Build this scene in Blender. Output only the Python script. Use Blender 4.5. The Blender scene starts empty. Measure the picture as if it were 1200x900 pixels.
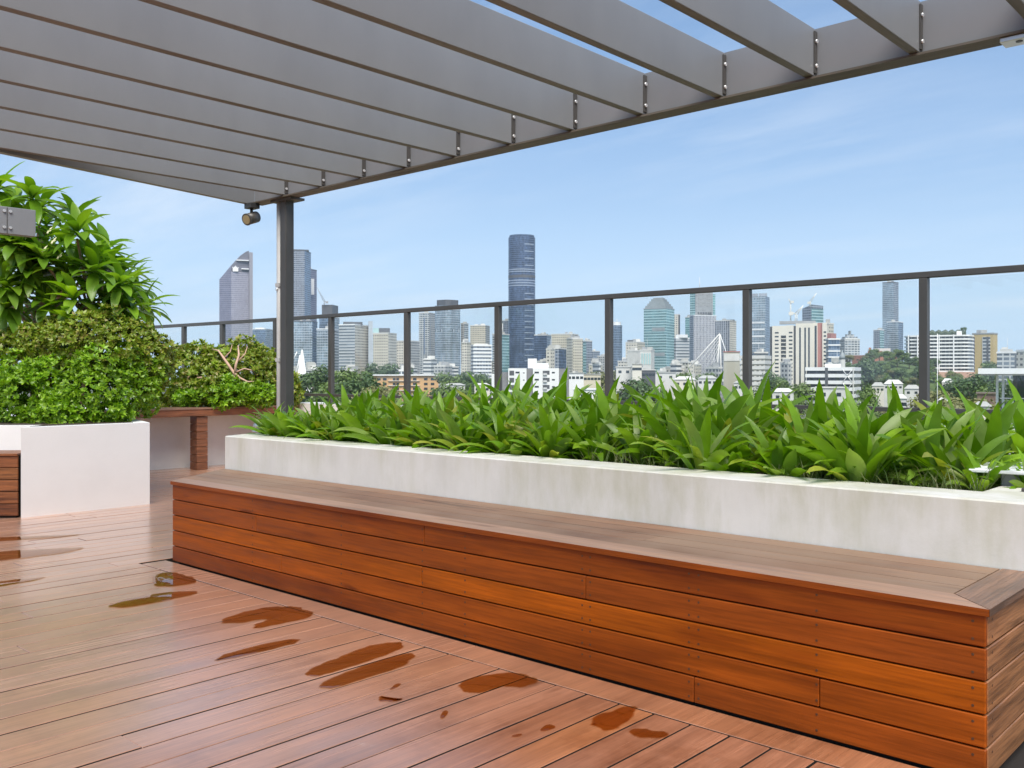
import bpy, math, random
from mathutils import Vector, Matrix, noise
random.seed(7)
sc = bpy.context.scene
COL = sc.collection
R = math.radians
F = 1095.0; HZ = 438.0; EYE = 1.2
TH = math.atan2(0.6741, 0.7387)
CT, ST = math.cos(TH), math.sin(TH)

def W(x, y):                      # camera right / forward  ->  terrace axes
    return (x*CT - y*ST, x*ST + y*CT)
def at(px, d, z=0.0):             # a point seen at column px, d metres ahead
    X, Y = W((px-600)/F*d, d); return Vector((X, Y, z))
def ground(px, py, z=0.0):
    d = F*(EYE-z)/(py-HZ); return at(px, d, z)
def zat(py, d): return EYE + (HZ-py)*d/F
def x_at(px, Y):                  # X of column px on the plane Y
    s = (px-600)/F
    return Y*(CT*s-ST)/(CT+ST*s)

# ------------------------------------------------------------------ materials
def new_mat(name):
    m = bpy.data.materials.new(name); m.use_nodes = True
    nt = m.node_tree; b = nt.nodes['Principled BSDF']
    return m, nt, b
def N(nt, typ, **kw):
    n = nt.nodes.new(typ)
    for k, v in kw.items():
        if k.startswith('i_'): n.inputs[k[2:].replace('_', ' ')].default_value = v
        else: setattr(n, k, v)
    return n
def L(nt, a, b): nt.links.new(a, b)
def ramp(nt, stops, fac=None, interp='LINEAR'):
    r = nt.nodes.new('ShaderNodeValToRGB'); cr = r.color_ramp; cr.interpolation = interp
    while len(cr.elements) < len(stops): cr.elements.new(0.5)
    for e, (p, c) in zip(cr.elements, stops):
        e.position = p; e.color = (*c, 1) if len(c) == 3 else c
    if fac is not None: L(nt, fac, r.inputs[0])
    return r
def mixc(nt, a, b, fac, mode='MIX'):
    m = nt.nodes.new('ShaderNodeMix'); m.data_type = 'RGBA'; m.blend_type = mode
    for s, v in ((m.inputs[0], fac), (m.inputs[6], a), (m.inputs[7], b)):
        if hasattr(v, 'links'): L(nt, v, s)
        elif isinstance(v, (int, float)): s.default_value = v
        else: s.default_value = (*v, 1)
    return m.outputs[2]
def math_n(nt, op, a, b=None, c=None):
    m = nt.nodes.new('ShaderNodeMath'); m.operation = op
    for s, v in zip(m.inputs, (a, b, c)):
        if v is None: continue
        if hasattr(v, 'links'): L(nt, v, s)
        else: s.default_value = v
    return m.outputs[0]
def obj_coord(nt, scale=(1, 1, 1), rotz=0.0):
    tc = nt.nodes.new('ShaderNodeTexCoord'); mp = nt.nodes.new('ShaderNodeMapping')
    L(nt, tc.outputs['Object'], mp.inputs[0])
    mp.inputs['Scale'].default_value = scale; mp.inputs['Rotation'].default_value = (0, 0, rotz)
    return mp.outputs[0]
def noise_n(nt, vec, scale, detail=4, rough=0.55, out='Fac'):
    n = nt.nodes.new('ShaderNodeTexNoise'); n.inputs['Scale'].default_value = scale
    n.inputs['Detail'].default_value = detail; n.inputs['Roughness'].default_value = rough
    if vec is not None: L(nt, vec, n.inputs['Vector'])
    return n.outputs[out]
def bump(nt, b, h, strength, dist=0.01):
    n = nt.nodes.new('ShaderNodeBump'); n.inputs['Strength'].default_value = strength
    n.inputs['Distance'].default_value = dist
    L(nt, h, n.inputs['Height']); L(nt, n.outputs[0], b.inputs['Normal'])

def wood(name, cols, axis, rough=(0.3, 0.5), spec=0.5, rotz=0.0, grain=1.0, wet=False, weather=None, bumpy=0.25, coat=0.0, blotch=None, scuff_sheen=False):
    """cols: colours picked per board; axis: direction of the grain"""
    m, nt, b = new_mat(name)
    st = {'X': (1.2, 30, 30), 'Y': (30, 1.2, 30), 'Z': (30, 30, 1.2)}[axis]
    isl = nt.nodes.new('ShaderNodeNewGeometry').outputs['Random Per Island']
    tc = nt.nodes.new('ShaderNodeTexCoord'); mp = nt.nodes.new('ShaderNodeMapping')
    L(nt, tc.outputs['Object'], mp.inputs[0]); mp.inputs['Rotation'].default_value = (0, 0, rotz)
    off = nt.nodes.new('ShaderNodeVectorMath'); off.operation = 'ADD'
    cmb = nt.nodes.new('ShaderNodeCombineXYZ')
    for i in range(3): L(nt, math_n(nt, 'MULTIPLY', isl, 37.0 + 11*i), cmb.inputs[i])
    L(nt, mp.outputs[0], off.inputs[0]); L(nt, cmb.outputs[0], off.inputs[1])
    s2 = nt.nodes.new('ShaderNodeVectorMath'); s2.operation = 'MULTIPLY'; s2.inputs[1].default_value = st
    L(nt, off.outputs[0], s2.inputs[0])
    g1 = noise_n(nt, s2.outputs[0], 1.0, 5, 0.6)
    g2 = noise_n(nt, s2.outputs[0], 4.0, 3, 0.6)
    s3 = nt.nodes.new('ShaderNodeVectorMath'); s3.operation = 'MULTIPLY'
    s3.inputs[1].default_value = tuple(0.9 if v < 5 else 5 for v in st); L(nt, off.outputs[0], s3.inputs[0])
    blot = noise_n(nt, s3.outputs[0], 1.3, 3, 0.5)
    n = len(cols)
    base = ramp(nt, [(i/max(n-1, 1), c) for i, c in enumerate(cols)], isl).outputs[0]
    gr = ramp(nt, [(0.3, (1-.5*grain,)*3), (0.62, (1+.12*grain,)*3)], g1).outputs[0]
    c = mixc(nt, base, gr, 1.0, 'MULTIPLY')
    gr2 = ramp(nt, [(0.35, (1-.3*grain,)*3), (0.6, (1.05,)*3)], g2).outputs[0]
    c = mixc(nt, c, gr2, 1.0, 'MULTIPLY')
    bl = ramp(nt, blotch or [(0.3, (0.74, 0.68, 0.62)), (0.5, (1, 1, 1)), (0.72, (1.16, 1.14, 1.1))], blot).outputs[0]
    c = mixc(nt, c, bl, 0.85, 'MULTIPLY')
    kn = noise_n(nt, s3.outputs[0], 2.2, 2, 0.4)
    c = mixc(nt, c, ramp(nt, [(0.70, (1,)*3), (0.77, (.45, .38, .32))], kn).outputs[0], 1.0, 'MULTIPLY')
    if weather:
        wn = noise_n(nt, tc.outputs['Object'], 1.4, 4, 0.6)
        wf = ramp(nt, [(0.38, (0, 0, 0)), (0.62, (1, 1, 1))], wn).outputs[0]
        c = mixc(nt, c, weather, math_n(nt, 'MULTIPLY', wf, 0.6))
    if scuff_sheen:
        sn = noise_n(nt, tc.outputs['Object'], 9.0, 6, 0.75); sm_ = noise_n(nt, tc.outputs['Object'], 1.1, 2, 0.5)
        sf = math_n(nt, 'MULTIPLY', ramp(nt, [(0.60, (0,)*3), (0.72, (1,)*3)], sn).outputs[0], ramp(nt, [(0.45, (0,)*3), (0.6, (1,)*3)], sm_).outputs[0])
        c = mixc(nt, c, (0.55, 0.42, 0.33), math_n(nt, 'MULTIPLY', sf, 0.45))
        dn = noise_n(nt, tc.outputs['Object'], 2.3, 5, 0.7)
        c = mixc(nt, c, ramp(nt, [(0.34, (.72, .66, .6)), (0.5, (1,)*3)], dn).outputs[0], 1.0, 'MULTIPLY')
    if scuff_sheen:                                            # pale sky sheen painted into the board colour, stronger towards the open left side
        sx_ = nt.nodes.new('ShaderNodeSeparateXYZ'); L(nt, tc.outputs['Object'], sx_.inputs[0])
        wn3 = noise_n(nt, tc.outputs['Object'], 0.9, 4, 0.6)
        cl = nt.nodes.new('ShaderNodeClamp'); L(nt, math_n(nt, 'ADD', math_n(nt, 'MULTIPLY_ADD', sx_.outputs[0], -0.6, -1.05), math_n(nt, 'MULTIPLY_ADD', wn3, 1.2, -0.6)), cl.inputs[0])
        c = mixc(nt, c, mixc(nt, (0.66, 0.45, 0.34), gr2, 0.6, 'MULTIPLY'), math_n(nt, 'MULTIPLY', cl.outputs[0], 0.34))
    L(nt, c, b.inputs['Base Color'])
    rr = ramp(nt, [(0.3, (rough[0],)*3), (0.7, (rough[1],)*3)], g1).outputs[0]
    if wet:
        wn2 = noise_n(nt, tc.outputs['Object'], 0.8, 3, 0.5)
        wr = ramp(nt, [(0.4, (0.55,)*3), (0.62, (1.0,)*3)], wn2).outputs[0]
        rr = mixc(nt, rr, wr, 1.0, 'MULTIPLY')
    L(nt, rr, b.inputs['Roughness'])
    b.inputs['Specular IOR Level'].default_value = spec
    b.inputs['Coat Weight'].default_value = coat
    b.inputs['Coat Roughness'].default_value = 0.34
    bump(nt, b, g2, bumpy, 0.004)
    return m

def render_wall(name, col, stain=0.0, rough=0.75):
    m, nt, b = new_mat(name)
    v = obj_coord(nt)
    n1 = noise_n(nt, v, 3.0, 5, 0.6)
    c = mixc(nt, col, tuple(x*(0.90 if stain else 0.96) for x in col), ramp(nt, [(0.4, (0,)*3), (0.7, (1,)*3)], n1).outputs[0])
    if stain:
        v2 = obj_coord(nt, (2.6, 2.6, 0.9)); n2 = noise_n(nt, v2, 1.0, 6, 0.7)
        v4 = obj_coord(nt, (13, 13, 1.6)); n4 = noise_n(nt, v4, 1.0, 3, 0.6)
        n3 = noise_n(nt, v, 0.9, 3, 0.5)
        f = math_n(nt, 'MULTIPLY', ramp(nt, [(0.44, (0,)*3), (0.72, (1,)*3)], n2).outputs[0],
                   ramp(nt, [(0.38, (0,)*3), (0.62, (1,)*3)], n3).outputs[0])
        c = mixc(nt, c, (0.42, 0.42, 0.24), math_n(nt, 'MULTIPLY', f, stain*.8))
        f4 = ramp(nt, [(0.50, (0,)*3), (0.72, (1,)*3)], n4).outputs[0]
        sz = nt.nodes.new('ShaderNodeSeparateXYZ'); L(nt, v, sz.inputs[0])
        lipn = noise_n(nt, obj_coord(nt, (9, 9, .01)), 1.0, 3, 0.6)
        lip = math_n(nt, 'MULTIPLY_ADD', math_n(nt, 'SUBTRACT', sz.outputs[2], 0.75), 5.0, math_n(nt, 'MULTIPLY_ADD', lipn, 2.6, -0.45))
        lipc = nt.nodes.new('ShaderNodeClamp'); L(nt, lip, lipc.inputs[0])
        lf = math_n(nt, 'MULTIPLY', lipc.outputs[0], ramp(nt, [(0.35, (.15,)*3), (0.6, (1,)*3)], n2).outputs[0])
        c = mixc(nt, c, (0.42, 0.41, 0.23), math_n(nt, 'MULTIPLY', lf, stain*0.6))
        c = mixc(nt, c, (0.50, 0.48, 0.40), math_n(nt, 'MULTIPLY', f4, stain*0.16))
    L(nt, c, b.inputs['Base Color']); b.inputs['Roughness'].default_value = rough
    bump(nt, b, noise_n(nt, v, 60, 4, 0.7), 0.15, 0.004)
    return m

def plain(name, col, rough=0.5, metal=0.0, var=0.12, scale=4.0, spec=0.5):
    m, nt, b = new_mat(name)
    n1 = noise_n(nt, obj_coord(nt), scale, 4, 0.6)
    lo = tuple(x*(1-var) for x in col); hi = tuple(min(1, x*(1+var)) for x in col)
    L(nt, ramp(nt, [(0.3, lo), (0.7, hi)], n1).outputs[0], b.inputs['Base Color'])
    L(nt, ramp(nt, [(0.3, (rough*0.85,)*3), (0.7, (min(1, rough*1.15),)*3)], n1).outputs[0], b.inputs['Roughness'])
    b.inputs['Metallic'].default_value = metal
    b.inputs['Specular IOR Level'].default_value = spec
    return m

def leafmat(name, cols, trans=0.35, rough=0.4, mott=None, spec=0.5):
    m, nt, b = new_mat(name)
    isl = nt.nodes.new('ShaderNodeNewGeometry').outputs['Random Per Island']
    n = len(cols)
    c = ramp(nt, [(i/max(n-1, 1), x) for i, x in enumerate(cols)], isl).outputs[0]
    nv = noise_n(nt, obj_coord(nt), 2.2 if mott is None else mott, 3, 0.5)
    c = mixc(nt, c, ramp(nt, [(0.3, (0.72,)*3), (0.7, (1.2,)*3)], nv).outputs[0], 1.0, 'MULTIPLY')
    L(nt, c, b.inputs['Base Color']); b.inputs['Roughness'].default_value = rough
    b.inputs['Specular IOR Level'].default_value = spec
    if trans:
        t = nt.nodes.new('ShaderNodeBsdfTranslucent')
        L(nt, mixc(nt, c, (1.25, 1.35, 0.45), 1.0, 'MULTIPLY'), t.inputs[0])
        mx = nt.nodes.new('ShaderNodeMixShader'); mx.inputs[0].default_value = trans
        out = nt.nodes['Material Output']
        L(nt, b.outputs[0], mx.inputs[1]); L(nt, t.outputs[0], mx.inputs[2]); L(nt, mx.outputs[0], out.inputs[0])
    return m

def facade(name, wall, glass, floor=3.4, bay=3.0, wx=(0.15, 0.85), wz=(0.25, 0.8), metal=0.35, grough=0.12, vary=0.5, wrough=0.7, cloud=0.0):
    """wall with a regular window grid, laid out along the wall in metres (UV)"""
    m, nt, b = new_mat(name)
    uv = nt.nodes.new('ShaderNodeUVMap'); sp = nt.nodes.new('ShaderNodeSeparateXYZ'); L(nt, uv.outputs[0], sp.inputs[0])
    u = math_n(nt, 'DIVIDE', sp.outputs[0], bay); v = math_n(nt, 'DIVIDE', sp.outputs[1], floor)
    fu = math_n(nt, 'FRACT', u); fv = math_n(nt, 'FRACT', v)
    def inside(f, lo, hi):
        return math_n(nt, 'MULTIPLY', math_n(nt, 'GREATER_THAN', f, lo), math_n(nt, 'LESS_THAN', f, hi))
    mask = math_n(nt, 'MULTIPLY', inside(fu, *wx), inside(fv, *wz))
    cmb = nt.nodes.new('ShaderNodeCombineXYZ')
    L(nt, math_n(nt, 'FLOOR', u), cmb.inputs[0]); L(nt, math_n(nt, 'FLOOR', v), cmb.inputs[1])
    wn = nt.nodes.new('ShaderNodeTexWhiteNoise'); wn.noise_dimensions = '3D'; L(nt, cmb.outputs[0], wn.inputs[0])
    g = ramp(nt, [(0, tuple(x*(1-vary) for x in glass)), (0.7, glass), (1, tuple(min(1, x*(1+vary)) for x in glass))], wn.outputs[0]).outputs[0]
    if cloud:
        cn = noise_n(nt, obj_coord(nt, (0.02, 0.02, 0.012)), 1.6, 4, 0.6)
        g = mixc(nt, g, ramp(nt, [(0.35, (1-cloud,)*3), (0.65, (1+cloud,)*3)], cn).outputs[0], 1.0, 'MULTIPLY')
    wc = noise_n(nt, obj_coord(nt), 0.06, 3, 0.6)
    wl = ramp(nt, [(0.3, tuple(x*0.88 for x in wall)), (0.7, tuple(min(1, x*1.08) for x in wall))], wc).outputs[0]
    L(nt, mixc(nt, wl, g, mask), b.inputs['Base Color'])
    L(nt, math_n(nt, 'MULTIPLY', mask, metal), b.inputs['Metallic'])
    L(nt, math_n(nt, 'MULTIPLY_ADD', mask, grough-wrough, wrough), b.inputs['Roughness'])
    return m

def glassmat(name, tint, base=0.06):
    m, nt, b = new_mat(name)
    nt.nodes.remove(b); out = nt.nodes['Material Output']
    t = nt.nodes.new('ShaderNodeBsdfTransparent'); t.inputs[0].default_value = (*tint, 1)
    g = nt.nodes.new('ShaderNodeBsdfGlossy'); g.inputs['Roughness'].default_value = 0.01
    lw = nt.nodes.new('ShaderNodeLayerWeight'); lw.inputs[0].default_value = 0.5
    fr = math_n(nt, 'MULTIPLY_ADD', math_n(nt, 'POWER', lw.outputs['Facing'], 5.0), 0.5, 0.02)
    sm = noise_n(nt, obj_coord(nt, (1, 1, 0.4)), 2.0, 3, 0.5)
    f = math_n(nt, 'ADD', fr, ramp(nt, [(0.45, (0,)*3), (0.8, (base,)*3)], sm).outputs[0])
    mx = nt.nodes.new('ShaderNodeMixShader'); L(nt, f, mx.inputs[0])
    L(nt, t.outputs[0], mx.inputs[1]); L(nt, g.outputs[0], mx.inputs[2]); L(nt, mx.outputs[0], out.inputs[0])
    return m

# ------------------------------------------------------------------ mesh builder
class MB:
    def __init__(s): s.v = []; s.f = []; s.m = []; s.sm = []; s.uv = {}
    def vert(s, p): s.v.append(tuple(p)); return len(s.v)-1
    def face(s, idx, m=0, smooth=False, uv=None):
        s.f.append(tuple(idx)); s.m.append(m); s.sm.append(smooth)
        if uv: s.uv[len(s.f)-1] = uv
    def quad(s, a, b, c, d, m=0, smooth=False, uv=None):
        i = len(s.v); s.v += [tuple(a), tuple(b), tuple(c), tuple(d)]; s.face((i, i+1, i+2, i+3), m, smooth, uv)
    def hexa(s, pts, m=0):     # 8 points: 4 bottom ccw, 4 top ccw
        i = len(s.v); s.v += [tuple(p) for p in pts]
        for q in ((3, 2, 1, 0), (4, 5, 6, 7), (0, 1, 5, 4), (1, 2, 6, 5), (2, 3, 7, 6), (3, 0, 4, 7)):
            s.face([i+k for k in q], m)
    def box(s, x0, x1, y0, y1, z0, z1, m=0, M=None):
        p = [Vector(c) for c in ((x0, y0, z0), (x1, y0, z0), (x1, y1, z0), (x0, y1, z0), (x0, y0, z1), (x1, y0, z1), (x1, y1, z1), (x0, y1, z1))]
        if M: p = [M @ q for q in p]
        s.hexa(p, m)
    def cbox(s, x0, x1, y0, y1, z0, z1, c=0.003, m=0, M=None, mside=None, mbot=None):   # box with all edges chamfered
        X = (x0, x1); Y = (y0, y1); Z = (z0, z1); i0 = len(s.v); idx = {}
        for a in (0, 1):
            for b_ in (0, 1):
                for d in (0, 1):
                    sx, sy, sz = (1-2*a)*c, (1-2*b_)*c, (1-2*d)*c
                    for k, p in enumerate(((X[a], Y[b_]+sy, Z[d]+sz), (X[a]+sx, Y[b_], Z[d]+sz), (X[a]+sx, Y[b_]+sy, Z[d]))):
                        idx[a, b_, d, k] = s.vert(M @ Vector(p) if M else p)
        fs = []
        for a in (0, 1):
            q = [idx[a, 0, 0, 0], idx[a, 1, 0, 0], idx[a, 1, 1, 0], idx[a, 0, 1, 0]]; fs.append(q if a else q[::-1])
            q = [idx[0, a, 0, 1], idx[1, a, 0, 1], idx[1, a, 1, 1], idx[0, a, 1, 1]]; fs.append(q[::-1] if a else q)
            q = [idx[0, 0, a, 2], idx[1, 0, a, 2], idx[1, 1, a, 2], idx[0, 1, a, 2]]; fs.append(q if a else q[::-1])
        for a in (0, 1):
            for b_ in (0, 1):
                fl = (a+b_) % 2
                q = [idx[0, a, b_, 1], idx[1, a, b_, 1], idx[1, a, b_, 2], idx[0, a, b_, 2]]; fs.append(q if (fl == 0) else q[::-1])
                q = [idx[a, 0, b_, 0], idx[a, 1, b_, 0], idx[a, 1, b_, 2], idx[a, 0, b_, 2]]; fs.append(q if (fl == 1) else q[::-1])
                q = [idx[a, b_, 0, 0], idx[a, b_, 1, 0], idx[a, b_, 1, 1], idx[a, b_, 0, 1]]; fs.append(q if (fl == 0) else q[::-1])
        for a in (0, 1):
            for b_ in (0, 1):
                for d in (0, 1):
                    q = [idx[a, b_, d, 0], idx[a, b_, d, 1], idx[a, b_, d, 2]]; fs.append(q)
        for i_, q in enumerate(fs):
            mm = mside if (mside is not None and i_ in (0, 1, 3, 4)) else (mbot if (mbot is not None and i_ == 2) else m)
            s.face(q, mm)
    def prism(s, poly, z0, z1, m=0, mtop=None, zt=None, smooth=False, cap=True):   # poly ccw; zt: per-vertex top heights
        n = len(poly); i = len(s.v)
        zt = zt or [z1]*n
        s.v += [(x, y, z0) for x, y in poly] + [(x, y, z) for (x, y), z in zip(poly, zt)]
        u = 0.0
        for k in range(n):
            k2 = (k+1) % n
            l = math.hypot(poly[k2][0]-poly[k][0], poly[k2][1]-poly[k][1])
            s.face((i+k, i+k2, i+n+k2, i+n+k), m, smooth, [(u, z0), (u+l, z0), (u+l, zt[k2]), (u, zt[k])])
            u += l
        if cap:
            s.face([i+k for k in range(n)][::-1], m if mtop is None else mtop, False, [(0, 0)]*n)
            s.face([i+n+k for k in range(n)], m if mtop is None else mtop, False, [(0, 0)]*n)
    def tube(s, pts, r, n=8, m=0, cap=True):
        pts = [Vector(p) for p in pts]; rs = r if isinstance(r, (list, tuple)) else [r]*len(pts)
        rings = []; prev = None
        for k, p in enumerate(pts):
            t = (pts[min(k+1, len(pts)-1)]-pts[max(k-1, 0)]).normalized()
            if prev is None:
                a = Vector((0, 0, 1)) if abs(t.z) < 0.9 else Vector((1, 0, 0)); prev = t.cross(a).normalized()
            prev = (prev - t*prev.dot(t)).normalized(); q = t.cross(prev)
            rings.append([s.vert(p+(prev*math.cos(2*math.pi*j/n)+q*math.sin(2*math.pi*j/n))*rs[k]) for j in range(n)])
        for A, B in zip(rings, rings[1:]):
            for j in range(n): s.face((A[j], A[(j+1) % n], B[(j+1) % n], B[j]), m, True)
        if cap: s.face(rings[0][::-1], m); s.face(rings[-1], m)
    def build(s, name, mats, parent=None, world=True):
        me = bpy.data.meshes.new(name)
        vs = s.v
        if parent is not None and world:
            inv = (Matrix.Translation(parent['_loc'])@Matrix.Rotation(parent['_rz'], 4, 'Z')).inverted()
            vs = [tuple(inv@Vector(p)) for p in vs]
        me.from_pydata(vs, [], s.f)
        for mt in (mats if isinstance(mats, (list, tuple)) else [mats]): me.materials.append(mt)
        me.polygons.foreach_set('material_index', s.m)
        me.polygons.foreach_set('use_smooth', s.sm)
        if s.uv:
            ul = me.uv_layers.new(name='UVMap').data
            for fi, uvs in s.uv.items():
                p = me.polygons[fi]
                for li, c in zip(p.loop_indices, uvs): ul[li].uv = c
        me.update()
        o = bpy.data.objects.new(name, me); COL.objects.link(o)
        if parent is not None: o.parent = parent
        return o
def tag(o, label, cat, group=None, kind=None):
    if label: o['label'] = label
    if cat: o['category'] = cat
    if group: o['group'] = group
    if kind: o['kind'] = kind
    return o
def thing(name, label, cat, loc=(0, 0, 0), rz=0.0, group=None):
    o = bpy.data.objects.new(name, None); COL.objects.link(o)
    o.empty_display_size = 0.2
    o.location = loc; o.rotation_euler = (0, 0, rz)
    o['_loc'] = tuple(loc); o['_rz'] = rz
    return tag(o, label, cat, group)
def dup(root, loc, rz=0.0, scale=1.0, label=None, group=None, szz=None):
    r = root.copy(); COL.objects.link(r); r.location = loc; r.rotation_euler = (0, 0, rz)
    r.scale = (scale, scale, szz or scale)
    if label: r['label'] = label
    if group: r['group'] = group
    for ch in list(root.children):
        c = ch.copy(); COL.objects.link(c); c.parent = r
    return r
SKYS=0.056; SUNS=3.1; SUNA=40; EXPO=0.92; SKYV=(4.4,7.1,11.2); SKYH=(7.4,9.8,12.6); SKYT=(.88,1.04,1.20); CLOUD=(9.8,10.4,11); HAZE=0.00010
# ------------------------------------------------------------------ terrace materials
M_deck = wood('deck_timber', [(0.42, 0.185, 0.095), (0.49, 0.215, 0.105), (0.36, 0.155, 0.085), (0.50, 0.20, 0.08), (0.39, 0.175, 0.10), (0.46, 0.21, 0.12)], 'Y', (0.20, 0.36), 0.9, grain=0.42, wet=True, bumpy=0.06, coat=1.0, scuff_sheen=True)
M_fr = [wood(n_, c_, 'X', (0.34, 0.52), 0.22, grain=0.5, bumpy=0.08, blotch=[(0.28, (.60, .48, .4)), (.48, (1, 1, 1)), (.72, (1.42, 1.4, 1.2))]) for n_, c_ in (
    ('oiled_timber', [(0.31, 0.068, 0.004), (0.28, 0.061, 0.004)]), ('dark_oiled_timber', [(0.275, 0.061, 0.005), (0.245, 0.054, 0.005)]), ('bright_oiled_timber', [(0.37, 0.084, 0.002), (0.345, 0.077, 0.002)]))]
M_end = wood('pale_end_timber', [(0.34, 0.15, 0.06), (0.38, 0.17, 0.07), (0.30, 0.13, 0.055)], 'Y', (0.32, 0.48), 0.45, bumpy=0.2)  # bench end boards, paler than the front
M_seat = wood('seat_timber', [(0.26, 0.142, 0.085), (0.32, 0.18, 0.11), (0.23, 0.125, 0.076)], 'X', (0.42, 0.58), 0.3, grain=.6, weather=(0.33, 0.225, 0.15), bumpy=0.2)
M_seat_b = wood('seat_border_timber', [(0.42, 0.25, 0.165), (0.39, 0.23, 0.15)], 'X', (0.36, 0.5), 0.4, grain=.5, bumpy=0.15)
M_seat_y = wood('seat_timber_end', [(0.29, 0.165, 0.105), (0.26, 0.145, 0.09)], 'Y', (0.3, 0.48), 0.5, bumpy=0.2)
M_diag = wood('angled_bench_timber', [(0.28, 0.10, 0.035), (0.22, 0.075, 0.028), (0.32, 0.13, 0.04)], 'X', (0.35, 0.5), 0.4, rotz=R(-45), bumpy=0.15)
M_bar = wood('bar_timber', [(0.27, 0.10, 0.045), (0.31, 0.12, 0.055)], 'Y', (0.35, 0.5), 0.4, bumpy=0.15)
M_bart = wood('bar_top_timber', [(0.30, 0.17, 0.12), (0.27, 0.15, 0.10)], 'Y', (0.3, 0.45), 0.5, bumpy=0.15)
M_leg = wood('leg_timber', [(0.25, 0.10, 0.05), (0.20, 0.08, 0.04), (0.28, 0.115, 0.06)], 'Y', (0.35, 0.5), 0.4, bumpy=0.15)
M_white = render_wall('stained_white_render', (0.80, 0.785, 0.74), 0.68)
M_white2 = render_wall('clean_white_render', (0.79, 0.80, 0.80), 0.0)
M_white3 = render_wall('lightly_stained_white_render', (0.80, 0.80, 0.79), 0.2)  # about as white as the other renders, faintly stained
M_dark = plain('dark_gap', (0.02, 0.015, 0.012), 0.9)
M_soil = plain('soil', (0.05, 0.035, 0.022), 0.95, var=0.5, scale=20)
M_metal = plain('grey_powder_coat', (0.25, 0.25, 0.26), 0.42, 0.0, var=0.10, scale=3.0)
M_metal_d = plain('dark_grey_powder_coat', (0.068, 0.064, 0.060), 0.4, 0.0, var=0.10)
M_slat = None
M_silver = plain('galvanised_steel', (0.62, 0.62, 0.62), 0.35, 0.8)
M_pipe = plain('pale_grey_pipe', (0.52, 0.52, 0.51), 0.4)
M_bolt = plain('stainless_bolt', (0.8, 0.8, 0.8), 0.3, 0.6)
M_screw = plain('screw_head', (0.10, 0.045, 0.02), 0.5, 0.3)
M_black = plain('black_plastic', (0.03, 0.03, 0.032), 0.4)
M_lens = plain('lamp_lens', (0.35, 0.30, 0.16), 0.1)
M_glass = glassmat('balustrade_glass', (0.972, 0.985, 0.982), 0.05)
M_flange = wood('weathered_flange', [(0.15, 0.135, 0.115), (0.12, 0.11, 0.095)], 'X', (0.5, 0.6), 0.3, grain=0.5)
M_under = wood('weathered_shaded_slat_edge', [(0.175, 0.178, 0.185), (0.15, 0.153, 0.16)], 'Y', (0.5, 0.65), 0.3, grain=.5)  # weathered streaks, with underside shade put into the darker grey
def slat_mat():
    m, nt, b = new_mat('slat_powder_coat')
    v = obj_coord(nt, (3, 3, 1.5)); n1 = noise_n(nt, v, 1.2, 4, 0.6); n2 = noise_n(nt, obj_coord(nt), 1.1, 3, 0.5)
    c = ramp(nt, [(0.3, (0.196, 0.203, 0.216)), (0.7, (0.216, 0.224, 0.237))], n1).outputs[0]
    c = mixc(nt, c, ramp(nt, [(0.3, (0.94,)*3), (0.7, (1.05,)*3)], n2).outputs[0], 1.0, 'MULTIPLY')
    n3 = noise_n(nt, obj_coord(nt), 7.0, 2, 0.5)
    c = mixc(nt, c, (0.17, 0.17, 0.175), ramp(nt, [(0.74, (0,)*3), (0.82, (0.35,)*3)], n3).outputs[0])
    L(nt, c, b.inputs['Base Color']); b.inputs['Roughness'].default_value = 0.45
    return m
M_slat = slat_mat()

# ------------------------------------------------------------------ deck
dk = MB(); rnd = random.Random(3)
PITCH = 0.1494; X0 = -2.153
def board(mb, x0, x1, ya, yb):
    mb.cbox(x0, x1, ya, yb, -0.028, 0.0+rnd.uniform(-.0012, .0012), 0.002, 0, None, 1)
k = -75
while True:
    xa = X0 + k*PITCH + 0.0043; xb = xa + PITCH - 0.0086
    k += 1
    if xa > 4.5: break
    yend = 2.775 if xb > -5.72 else 7.42
    y = -6.0 + rnd.uniform(-3, 0)
    while y < yend:
        ln = rnd.choice((2.4, 3.0, 3.6, 4.2)); y2 = min(y+ln, yend)
        if yend-y2 < 0.5: y2 = yend
        if y2 > -6.2: board(dk, xa, xb, max(y, -6.2)+.0015, y2-.0015)
        y = y2
for xa, xb in ((-5.70, -2.9), (-2.897, 0.1), (0.103, 3.0)):        # border boards along the bench
    dk.cbox(xa, xb, 2.7825, 2.94, -0.022, 0.0, 0.002, 0, None, 1)
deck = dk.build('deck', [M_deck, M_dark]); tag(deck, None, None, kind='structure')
sb = MB(); sb.box(-13.6, 4.6, -6.4, 7.45, -0.10, -0.03)
sub = sb.build('deck_base', M_dark); tag(sub, None, None, kind='structure')

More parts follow.
